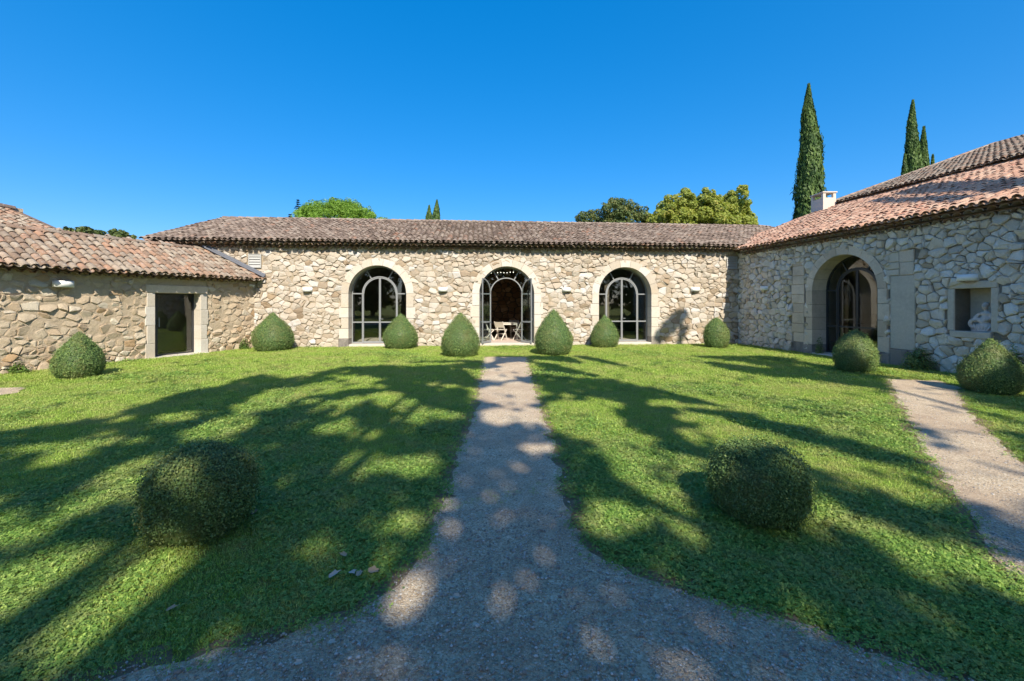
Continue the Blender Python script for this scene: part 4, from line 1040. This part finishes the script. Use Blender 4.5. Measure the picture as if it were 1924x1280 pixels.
# ================================================================== BIG PLANE TREES BEHIND THE CAMERA (they throw the dappled shade)
def P2(pts, ox, oy, sc): return [G(ox+x/sc, oy+y/sc) for x, y in pts]
LIT_POLY = []
c1 = lambda pts: LIT_POLY.append(P2(pts, 0, 640, 2.0)); c2 = lambda pts: LIT_POLY.append(P2(pts, 960, 640, 1.996))
c1([(-400,300),(0,262),(60,300),(-100,330),(-400,400)])
c1([(-400,390),(0,345),(200,312),(420,262),(640,200),(760,180),(900,140),(990,120),(1060,142),(1170,120),(1260,100),(1400,95),(1500,85),(1560,80),(1830,70),(1830,20),(-400,20)])
c1([(0,860),(230,790),(420,770),(560,760),(700,795),(640,900),(640,1100),(560,1200),(380,1260),(120,1260),(-300,1200),(-300,900)])
c2([(110,310),(190,228),(290,250),(420,345),(560,425),(700,485),(720,520),(600,560),(470,505),(380,410),(260,355),(150,345)])
c2([(330,30),(440,52),(700,95),(900,135),(1230,175),(1420,245),(1480,300),(1300,285),(1100,262),(960,232),(800,180),(560,125),(430,90),(300,60)])
c2([(560,150),(760,190),(960,245),(1000,275),(900,255),(720,215),(560,175)])
c2([(980,285),(1150,265),(1400,300),(1520,360),(1570,405),(1400,385),(1200,350),(1050,320)])
c2([(620,350),(800,318),(1000,375),(1100,395),(1280,455),(1400,500),(1500,560),(1640,640),(1560,625),(1400,575),(1200,505),(1100,462),(900,392),(700,385)])
c2([(1200,695),(1350,712),(1500,775),(1650,845),(1800,895),(1890,1000),(1750,955),(1550,865),(1350,765)])
c2([(1420,150),(1600,160),(1700,250),(1900,420),(1960,520),(1960,600),(1700,430),(1560,300)])
c2([(1620,470),(1760,520),(1960,640),(1960,760),(1800,640),(1650,560)])
c2([(80,-20),(720,-20),(1220,20),(1700,60),(1700,110),(1380,130),(1200,90),(860,40),(500,30),(250,40)])
LIT_EL = []
def e1(x, y, rx, ry, a=0, ox=0, oy=640, sc=2.0): LIT_EL.append((ox+x/sc, oy+y/sc, rx/sc, ry/sc, R(a)))
e2 = lambda x, y, rx, ry, a=0: e1(x, y, rx, ry, a, 960, 640, 1.996)
for q in ((1040,215,80,20,-12),(950,250,70,16,-12),(800,340,120,30,-15),(1190,185,60,22,-10),(1440,220,40,16,0),(1340,355,65,18,-5),(1230,330,60,18,-5),(1490,250,55,16,0),(1560,465,50,22,0),(1320,480,50,40,-40),(220,440,95,26,-10),(480,490,100,28,-20),(330,590,130,26,-25),(500,600,70,22,-20),(220,665,120,30,-20),(1480,705,95,45,-20),(1650,850,72,50,20),(1500,950,105,70,-35),(1420,1060,95,50,-10),(1400,870,45,40,0),(1850,130,60,24,0),(1860,205,60,26,0),(1890,290,55,32,0),(1660,735,42,32,0),(1300,235,40,14,-10),(1130,820,50,45,0),(1560,300,40,16,0),(640,300,50,12,-15),(1090,560,40,40,0),(640,560,110,60,0),(760,640,90,50,0)): e1(*q)
for q in ((20,200,55,38),(25,280,45,30),(60,960,52,52),(232,690,26,50),(80,410,50,16),(330,710,95,45,35),(20,110,60,25),(700,300,60,16,8),(580,250,45,12,10),(860,345,30,12,0),(1560,590,60,25,25),(1700,800,60,30,25),(1180,640,30,40,0),(330,240,40,12,10)): e2(*q)
def in_poly(x, y, poly):
    c = False; j = len(poly)-1
    for i in range(len(poly)):
        xi, yi = poly[i]; xj, yj = poly[j]
        if (yi > y) != (yj > y) and x < (xj-xi)*(y-yi)/(yj-yi)+xi: c = not c
        j = i
    return c
GX0, GX1, GY0, GY1, GS = -13.0, 15.0, -4.0, 24.0, .1
gx = np.arange(GX0, GX1, GS); gy = np.arange(GY0, GY1, GS); XX, YY = np.meshgrid(gx, gy)
LIT = np.zeros(XX.shape, bool)
def np_in_poly(poly):
    c = np.zeros(XX.shape, bool); j = len(poly)-1
    for i in range(len(poly)):
        xi, yi = poly[i]; xj, yj = poly[j]
        if yi != yj: c ^= ((yi > YY) != (yj > YY)) & (XX < (xj-xi)*(YY-yi)/(yj-yi)+xi)
        j = i
    return c
for pl in LIT_POLY: LIT |= np_in_poly(pl)
with np.errstate(divide='ignore', invalid='ignore'):
    PX = CX + F_PX*XX/np.where(YY > .3, YY, .3); PY = HZ + CAM_H*F_PX/np.where(YY > .3, YY, .3)
wob_x = 7*vnoise(np.stack([XX.ravel(), YY.ravel(), 0*XX.ravel()],1), 3.1, 5).reshape(XX.shape); wob_y = 4*vnoise(np.stack([XX.ravel(), YY.ravel(), 0*XX.ravel()],1), 3.7, 6).reshape(XX.shape)
for (ex, ey, rx, ry, a) in LIT_EL:
    dx, dy = PX+wob_x-ex, PY+wob_y-ey; u = dx*math.cos(a)+dy*math.sin(a); v = -dx*math.sin(a)+dy*math.cos(a)
    LIT |= (u/rx)**2 + (v/ry)**2 < 1
for lim in (3.6, 6.0):
    L2 = LIT.copy(); L2[1:] |= LIT[:-1]; L2[:-1] |= LIT[1:]; L2[:,1:] |= LIT[:,:-1]; L2[:,:-1] |= LIT[:,1:]; LIT = np.where(YY > lim, L2, LIT)
# thin streaks of sun between the branches over the right-hand lawn
ca_, sa_ = .404, -.915
al = XX*ca_ + YY*sa_; ac = -XX*sa_ + YY*ca_
sn = vnoise(np.stack([al.ravel()*.22, ac.ravel(), 0*al.ravel()],1), 3.0, 61).reshape(XX.shape)
LIT |= (sn > .24) & (XX > .9) & (YY > 3.6)
sn2 = vnoise(np.stack([(XX*.9+YY*.43).ravel()*.35, (-XX*.43+YY*.9).ravel(), 0*al.ravel()],1), 2.6, 62).reshape(XX.shape)
LIT |= (sn2 > .72) & (XX < -.6) & (YY > 3.6)
fn = vnoise(np.stack([XX.ravel(), YY.ravel()*.8, 0*XX.ravel()],1), 4.6, 63).reshape(XX.shape) + .5*vnoise(np.stack([XX.ravel(), YY.ravel(), 0*XX.ravel()],1), .9, 64).reshape(XX.shape)
LIT |= (fn > np.where(XX > 0, .5, .72)) & (YY > 2.2) & (np.abs(XX) > .55)
LIT |= (YY > 13.6)
# the strip against the left wing stays sunny, and so do the roofs and walls beyond
fl_x = (XX-FL.o.x)*FL.u.x + (YY-FL.o.y)*FL.u.y; fl_y = (XX-FL.o.x)*FL.n.x + (YY-FL.o.y)*FL.n.y
LIT |= fl_y > -1.6
NEVER = (fl_y > -1.6) | (YY > 13.6)
fr_y = (XX-FR.o.x)*FR.n.x + (YY-FR.o.y)*FR.n.y
LIT |= (fr_y > .4)
def capsule(x0, y0, x1, y1, r):
    dx, dy = x1-x0, y1-y0; t = np.clip(((XX-x0)*dx + (YY-y0)*dy)/(dx*dx+dy*dy), 0, 1); return (XX-x0-t*dx)**2 + (YY-y0-t*dy)**2 < r*r
DARK = capsule(12.8,22.1,10.4,14.8,.34) | capsule(12.2,22.6,9.9,15.4,.13) | capsule(6.0,17.9,6.6,19.0,.3) | capsule(6.9,17.7,6.9,18.4,.16)
LIT &= ~DARK
RNG = np.random.default_rng(900)
TR = [(-6.6,-10.5), (.4,-14.0), (8.2,-11.5)]
trees = []
for (tx, ty), lab in zip(TR, ('large plane tree behind the viewer on the left, shading the lawn', 'large plane tree behind the viewer in the middle, shading the path', 'large plane tree behind the viewer on the right, shading the lawn')):
    t = empty('shade_tree', (tx, ty, 0)); tag(t, lab, 'tree', 'plane trees shading the courtyard'); trees.append(t)
n = 165000
sx_ = RNG.uniform(GX0, GX1, n); sy_ = RNG.uniform(GY0, GY1-.2, n)
ii = ((sy_-GY0)/GS).astype(int).clip(0, len(gy)-1); jj = ((sx_-GX0)/GS).astype(int).clip(0, len(gx)-1)
lit = LIT[ii, jj]; frac = RNG.random(n)
keepm = (~lit) | ((frac < .012) & ~NEVER[ii, jj])
sx_, sy_ = sx_[keepm], sy_[keepm]; n = len(sx_)
Q0 = np.stack([sx_, sy_, np.zeros(n)],1)
zc = 12.0 + 2.0*vnoise(Q0, .55, 41) + RNG.uniform(-.8,.8,n)
tt_ = zc/math.tan(SUN_EL); LP = np.stack([sx_ - SUN_H.x*tt_, sy_ - SUN_H.y*tt_, zc], 1)
near = np.argmin(np.stack([(LP[:,0]-a)**2 + (LP[:,1]-b_)**2*.5 for a, b_ in TR],1), axis=1)
for k, t in enumerate(trees):
    C = LP[near == k] - np.array([TR[k][0], TR[k][1], 0])
    V = leaf_quads(C, -np.tile(np.array(SUN_D),(len(C),1)) + np.array([0,0,.3]), .19, .85, .8)
    link('crown', np_mesh('crown', V, 4, np.clip(RNG.normal(.5,.22,len(C)),0,1)), M['shade_leaf'], t)
    sel = C[RNG.choice(len(C), 6)]
    limb_tree(t, .36, 7.0, [tuple(c) for c in sel], M['bark'])

for i, (tx, ty, hh) in enumerate(((-30,-20,9.5),(-21,-24,11),(-12,-25,10),(-3,-26,11.5),(6,-25,10),(15,-24,11),(24,-22,10),(33,-18,9))):
    rnd = random.Random(500+i); cl = [(rnd.uniform(-4,4), rnd.uniform(-2,2), rnd.uniform(1.5, hh-1.6), rnd.uniform(1.5,2.6), 1.8, rnd.uniform(1.3,2.0)) for _ in range(16)]
    clump_tree('park_tree', (tx, ty, 0), ('outermost park tree behind the viewer on the left','second park tree from the left behind the viewer','third park tree from the left behind the viewer','tallest park tree behind the viewer, mirrored in the glass','park tree just right of the tallest behind the viewer','third park tree from the right behind the viewer','second park tree from the right behind the viewer','outermost park tree behind the viewer on the right')[i], cl, 5000, .55, 'oak_leaf', 3.0, .3, 510+i, group='park trees behind the viewer')

# ================================================================== GRASS, CLOVER, PEBBLES, LEAVES
SRC = bpy.data.collections.new('grass_sources'); SRC2 = bpy.data.collections.new('pebble_sources')
def tuft(seed, kind):
    r = np.random.default_rng(seed); V = []; T = []; Fc = []
    def blade(bx, by, h, wd, a, bend, tn):
        d = np.array([math.cos(a), math.sin(a), 0]); s_ = np.array([-math.sin(a), math.cos(a), 0])*wd/2; b0 = np.array([bx,by,0]); i = len(V)
        m_ = b0 + d*bend*h*.35 + np.array([0,0,h*.62]); e = b0 + d*bend*h + np.array([0,0,h*(1-.25*bend)])
        V.extend([b0-s_, b0+s_, m_+s_*.8, m_-s_*.8, e]); Fc.extend([(i,i+1,i+2,i+3),(i+3,i+2,i+4)]); T.extend([tn,tn])
    if kind == 'grass':
        for k in range(16): blade(r.normal(0,.03), r.normal(0,.03), r.uniform(.008,.024), r.uniform(.0022,.0042), r.uniform(0,6.283), r.uniform(.3,1.3), float(np.clip(r.normal(.48,.22),0,1)))
    else:
        for k in range(11):
            x, y = r.normal(0,.036,2); h = r.uniform(.008,.024); a0 = r.uniform(0,6.283); tn = float(np.clip(r.normal(.5,.25),0,1)); tilt = r.normal(0,.25,2)
            for q in range(3):
                a = a0+q*2.094; d = np.array([math.cos(a), math.sin(a), 0]); s_ = np.array([-math.sin(a), math.cos(a), 0]); L = r.uniform(.007,.012); c0 = np.array([x,y,h]); i = len(V)
                up = lambda p: p + np.array([0,0, p[0]*0 + (p-c0) @ np.array([tilt[0],tilt[1],0]) ])
                V.extend([c0, up(c0+d*L*.6+s_*L*.45), up(c0+d*L*1.1), up(c0+d*L*.6-s_*L*.45)]); Fc.append((i,i+1,i+2,i+3)); T.append(tn)
    me = bpy.data.meshes.new('tuft'); me.from_pydata([tuple(map(float,v)) for v in V], [], Fc); set_tone(me, T)
    me.materials.append(M['grass_blade'] if kind == 'grass' else M['clover_leaf'])
    return me
for k in range(4):
    o = bpy.data.objects.new('grass_tuft', tuft(k, 'grass')); SRC.objects.link(o)
SRC_C = bpy.data.collections.new('clover_sources')
for k in range(3):
    o = bpy.data.objects.new('clover_tuft', tuft(20+k, 'clover')); SRC_C.objects.link(o)
for k in range(3):
    b = MB(); rr3 = random.Random(k); ellipsoid(b, (0,0,0), (1,.8,.6), n=7, m=4); b.v = [tuple(c*(1+rr3.gauss(0,.08)) for c in v) for v in b.v]
    me = b.mesh('pebble'); me.materials.append(M['pebble']); o = bpy.data.objects.new('pebble', me); SRC2.objects.link(o)
def scatter(name, P, scale, coll, label, zrot=True, seed=1):
    me = bpy.data.meshes.new(name); me.from_pydata([tuple(p) for p in P.tolist()], [], [])
    a = me.attributes.new('sc', 'FLOAT', 'POINT'); a.data.foreach_set('value', scale.astype(np.float32))
    r = me.attributes.new('rot', 'FLOAT_VECTOR', 'POINT'); rv = np.zeros((len(P),3), np.float32); rv[:,2] = np.random.default_rng(seed).uniform(0,6.283,len(P)); rv[:,:2] = np.random.default_rng(seed+1).normal(0,.12,(len(P),2)); r.data.foreach_set('vector', rv.ravel())
    o = bpy.data.objects.new(name, me); COL.objects.link(o); tag(o, label, name.split('_')[0], kind='stuff')
    g = bpy.data.node_groups.new(name, 'GeometryNodeTree'); g.interface.new_socket('Geometry', in_out='INPUT', socket_type='NodeSocketGeometry'); g.interface.new_socket('Geometry', in_out='OUTPUT', socket_type='NodeSocketGeometry')
    N = g.nodes; gi = N.new('NodeGroupInput'); go = N.new('NodeGroupOutput'); ip = N.new('GeometryNodeInstanceOnPoints'); ci = N.new('GeometryNodeCollectionInfo')
    ci.inputs['Collection'].default_value = coll; ci.inputs['Separate Children'].default_value = True; ci.inputs['Reset Children'].default_value = True
    ip.inputs['Pick Instance'].default_value = True
    na = N.new('GeometryNodeInputNamedAttribute'); na.data_type = 'FLOAT'; na.inputs['Name'].default_value = 'sc'
    nr = N.new('GeometryNodeInputNamedAttribute'); nr.data_type = 'FLOAT_VECTOR'; nr.inputs['Name'].default_value = 'rot'
    L = g.links; L.new(gi.outputs[0], ip.inputs['Points']); L.new(ci.outputs[0], ip.inputs['Instance']); L.new(na.outputs[0], ip.inputs['Scale']); L.new(nr.outputs[0], ip.inputs['Rotation']); L.new(ip.outputs[0], go.inputs[0])
    md = o.modifiers.new('scatter', 'NODES'); md.node_group = g
    return o
def poly_mask(P, poly):
    c = np.zeros(len(P), bool); j = len(poly)-1; x, y = P[:,0], P[:,1]
    for i in range(len(poly)):
        xi, yi = poly[i]; xj, yj = poly[j]
        if yi != yj: c ^= ((yi > y) != (yj > y)) & (x < (xj-xi)*(y-yi)/(yj-yi)+xi)
        j = i
    return c
def lawn_points(n, y0, y1, seed, in_paths=False):
    r = np.random.default_rng(seed); y = y0 + (y1-y0)*r.random(n); hw = 1.27*y + .8; x = r.uniform(-1,1,n)*hw
    P = np.stack([x, y, np.zeros(n)], 1); wob = np.stack([vnoise(P, 9, 71), vnoise(P, 11, 72)],1)*.05; Pw = P[:,:2] + wob + r.normal(0,.03,(n,2))
    m = np.zeros(n, bool)
    for pl in PATHS: m |= poly_mask(Pw, pl)
    m = m if in_paths else ~m
    for f, lim in ((FB,-.05),(FL,-.05),(FR,-.08)):
        m &= ((P[:,0]-f.o.x)*f.n.x + (P[:,1]-f.o.y)*f.n.y) < lim
    if not in_paths:
        mg = np.zeros(n, bool)
        for pl in MARGINS: mg |= poly_mask(Pw, pl)
        m &= ~(mg & (r.random(n) < .6))
        for bx_, by_, br_ in BUSH_POS: m &= (P[:,0]-bx_)**2 + (P[:,1]-by_)**2 > (br_*.6)**2
    return P[m]
parts, scs = [], []
for (y0, y1, dens, sc_) in ((1.3,3.2,1900,1.0),(3.2,5.5,1150,1.15),(5.5,9,520,1.5),(9,18,200,2.1)):
    A = (y1-y0)*2*(1.27*(y0+y1)/2+.8); q = lawn_points(int(A*dens), y0, y1, int(y0*10)); parts.append(q); scs.append(np.full(len(q), sc_))
GP = np.concatenate(parts); GSc = np.concatenate(scs)*RNG.uniform(.7,1.3,len(GP))
cl = vnoise(GP, 1.5, 81) + .5*vnoise(GP, 4.0, 82); is_c = (cl + RNG.normal(0,.35,len(GP)) + np.clip((5.5-GP[:,1])*.25,-.8,.7) > .1)
scatter('grass_lawn', GP[~is_c], GSc[~is_c], SRC, 'short mown grass of the courtyard lawn', seed=5)
scatter('clover_patches', GP[is_c], GSc[is_c], SRC_C, 'low clover growing through the shaded lawn', seed=6)
q = np.concatenate([lawn_points(60000, 1.2, 3.5, 91, True), lawn_points(30000, 3.5, 8, 92, True)]); q[:,2] = .012
scatter('gravel_stones', q, np.random.default_rng(3).gamma(1.4,.0018,len(q))+.0018, SRC2, 'loose fine gravel strewn over the paths', seed=7)

q = lawn_points(9000, 1.2, 9, 95, True); wn = vnoise(q, 1.7, 96) + .4*vnoise(q, 6, 97); q = q[wn > .75]; q[:,2] = .010
scatter('weeds_path', q, RNG.uniform(.45,.9,len(q)), SRC, 'sparse tiny grass weeds growing through the gravel', seed=8)
# weeds and small plants at the foot of the walls
def plant(loc, wd, h, n, leaf, label, seed, mat='weed_leaf', name='wall_plant'):
    global RNG
    RNG = np.random.default_rng(seed); t = empty(name, loc); tag(t, label, 'plant', 'small plants at the foot of the walls')
    D = rand_dirs(n); D[:,2] = np.abs(D[:,2]); r_ = RNG.random(n)**.4; P_ = D*r_[:,None]*np.array([wd/2, wd/2*.6, h])*(1+.3*vnoise(D*2, 3, seed))[:,None]; P_[:,2] += .02
    V = leaf_quads(P_, D+np.array([0,0,.6]), leaf, .6, .8); link('foliage', np_mesh('foliage', V, 4, np.clip(RNG.normal(.5,.25,n),0,1)), M[mat], t)
    for k in range(5):
        a = RNG.uniform(0,6.28); b = MB(); b.tube([(0,0,-.02),(math.cos(a)*wd*.15, math.sin(a)*wd*.1, h*.4),(math.cos(a)*wd*.3, math.sin(a)*wd*.2, h*.75)], [.008,.006,.003], 5); b.build('stem', M['bark'], t)
plant(FL.world(FL.hit(452,600)[0], -.18, 0), .4, .42, 500, .05, 'small bright weed at the wall between the glass door and the corner', 401)
plant(FL.world(FL.hit(25,600)[0], -.2, 0), .5, .25, 500, .05, 'low bright weed at the wall left of the farthest-left bush', 402)
plant(FR.world(FR.hit(1742,650)[0], -.22, 0), .85, .55, 2200, .05, 'dark leafy plant at the stained wall foot between arch and niche', 403, 'box_leaf')
plant(FR.world(FR.hit(1915,650)[0], -.22, 0), .6, .75, 1500, .05, 'dark leafy shrub at the wall behind the bush under the niche', 404, 'box_leaf')
plant(FR.world(FR.hit(1541,640)[0], -.02, 0), .28, .55, 600, .04, 'small grey-green plant against the left foot of the deep arch', 405, 'box_leaf')
# fallen leaves
def dry_leaf(px, py, s_, a, tn, label, z=.03):
    b = MB(); n = 11; pts = []
    for i in range(n):
        t = 2*math.pi*i/n; rr_ = .72*s_*(.55 + .45*abs(math.cos(t*2.5)))*(1 if i else 1.2); pts.append((rr_*math.cos(t), rr_*.8*math.sin(t)))
    b.v = [(x, y, .02*math.sin(x/s_*2)*s_*6*.3 + abs(y)*.35) for x, y in pts] + [(0,0,.0)]
    for i in range(n): b.face((i, (i+1) % n, n), tn)
    g = ground_at(px, py); o = b.build('fallen_leaf', M['dry_leaf']); o.location = (g.x, g.y, z); o.rotation_euler = (random.uniform(-.25,.25), random.uniform(-.25,.25), a)
    tag(o, label, 'leaf', 'dry plane leaves fallen on the ground')
for (px, py, s_, tn, lab) in ((628,1090,.055,.9,'pale curled dry leaf on the grass, largest beside the path bend'),(662,1086,.045,.95,'greyish dry leaf among three near the path bend'),(675,1088,.04,.6,'small tan dry leaf among three near the path bend'),(702,1083,.06,.45,'brown dry leaf at the lawn edge by the path bend'),(645,1052,.04,.5,'tan dry leaf on the grass behind the three leaves'),(323,1155,.04,.5,'lone brown leaf on the sunlit lower-left lawn'),(38,955,.04,.55,'brown leaf on the shaded lawn at the far left edge'),(623,1214,.035,1.0,'whitish leaf on the gravel below the left lawn'),(560,1253,.03,1.0,'small whitish leaf on the gravel at the bottom'),(858,1127,.035,.9,'pale leaf alone on the gravel in the path middle'),(478,970,.05,.2,'rust brown leaf caught beside the left box ball')):
    dry_leaf(px, py, s_, random.uniform(0,6.28), tn, lab, .035 if px < 720 and py < 1200 else .02)
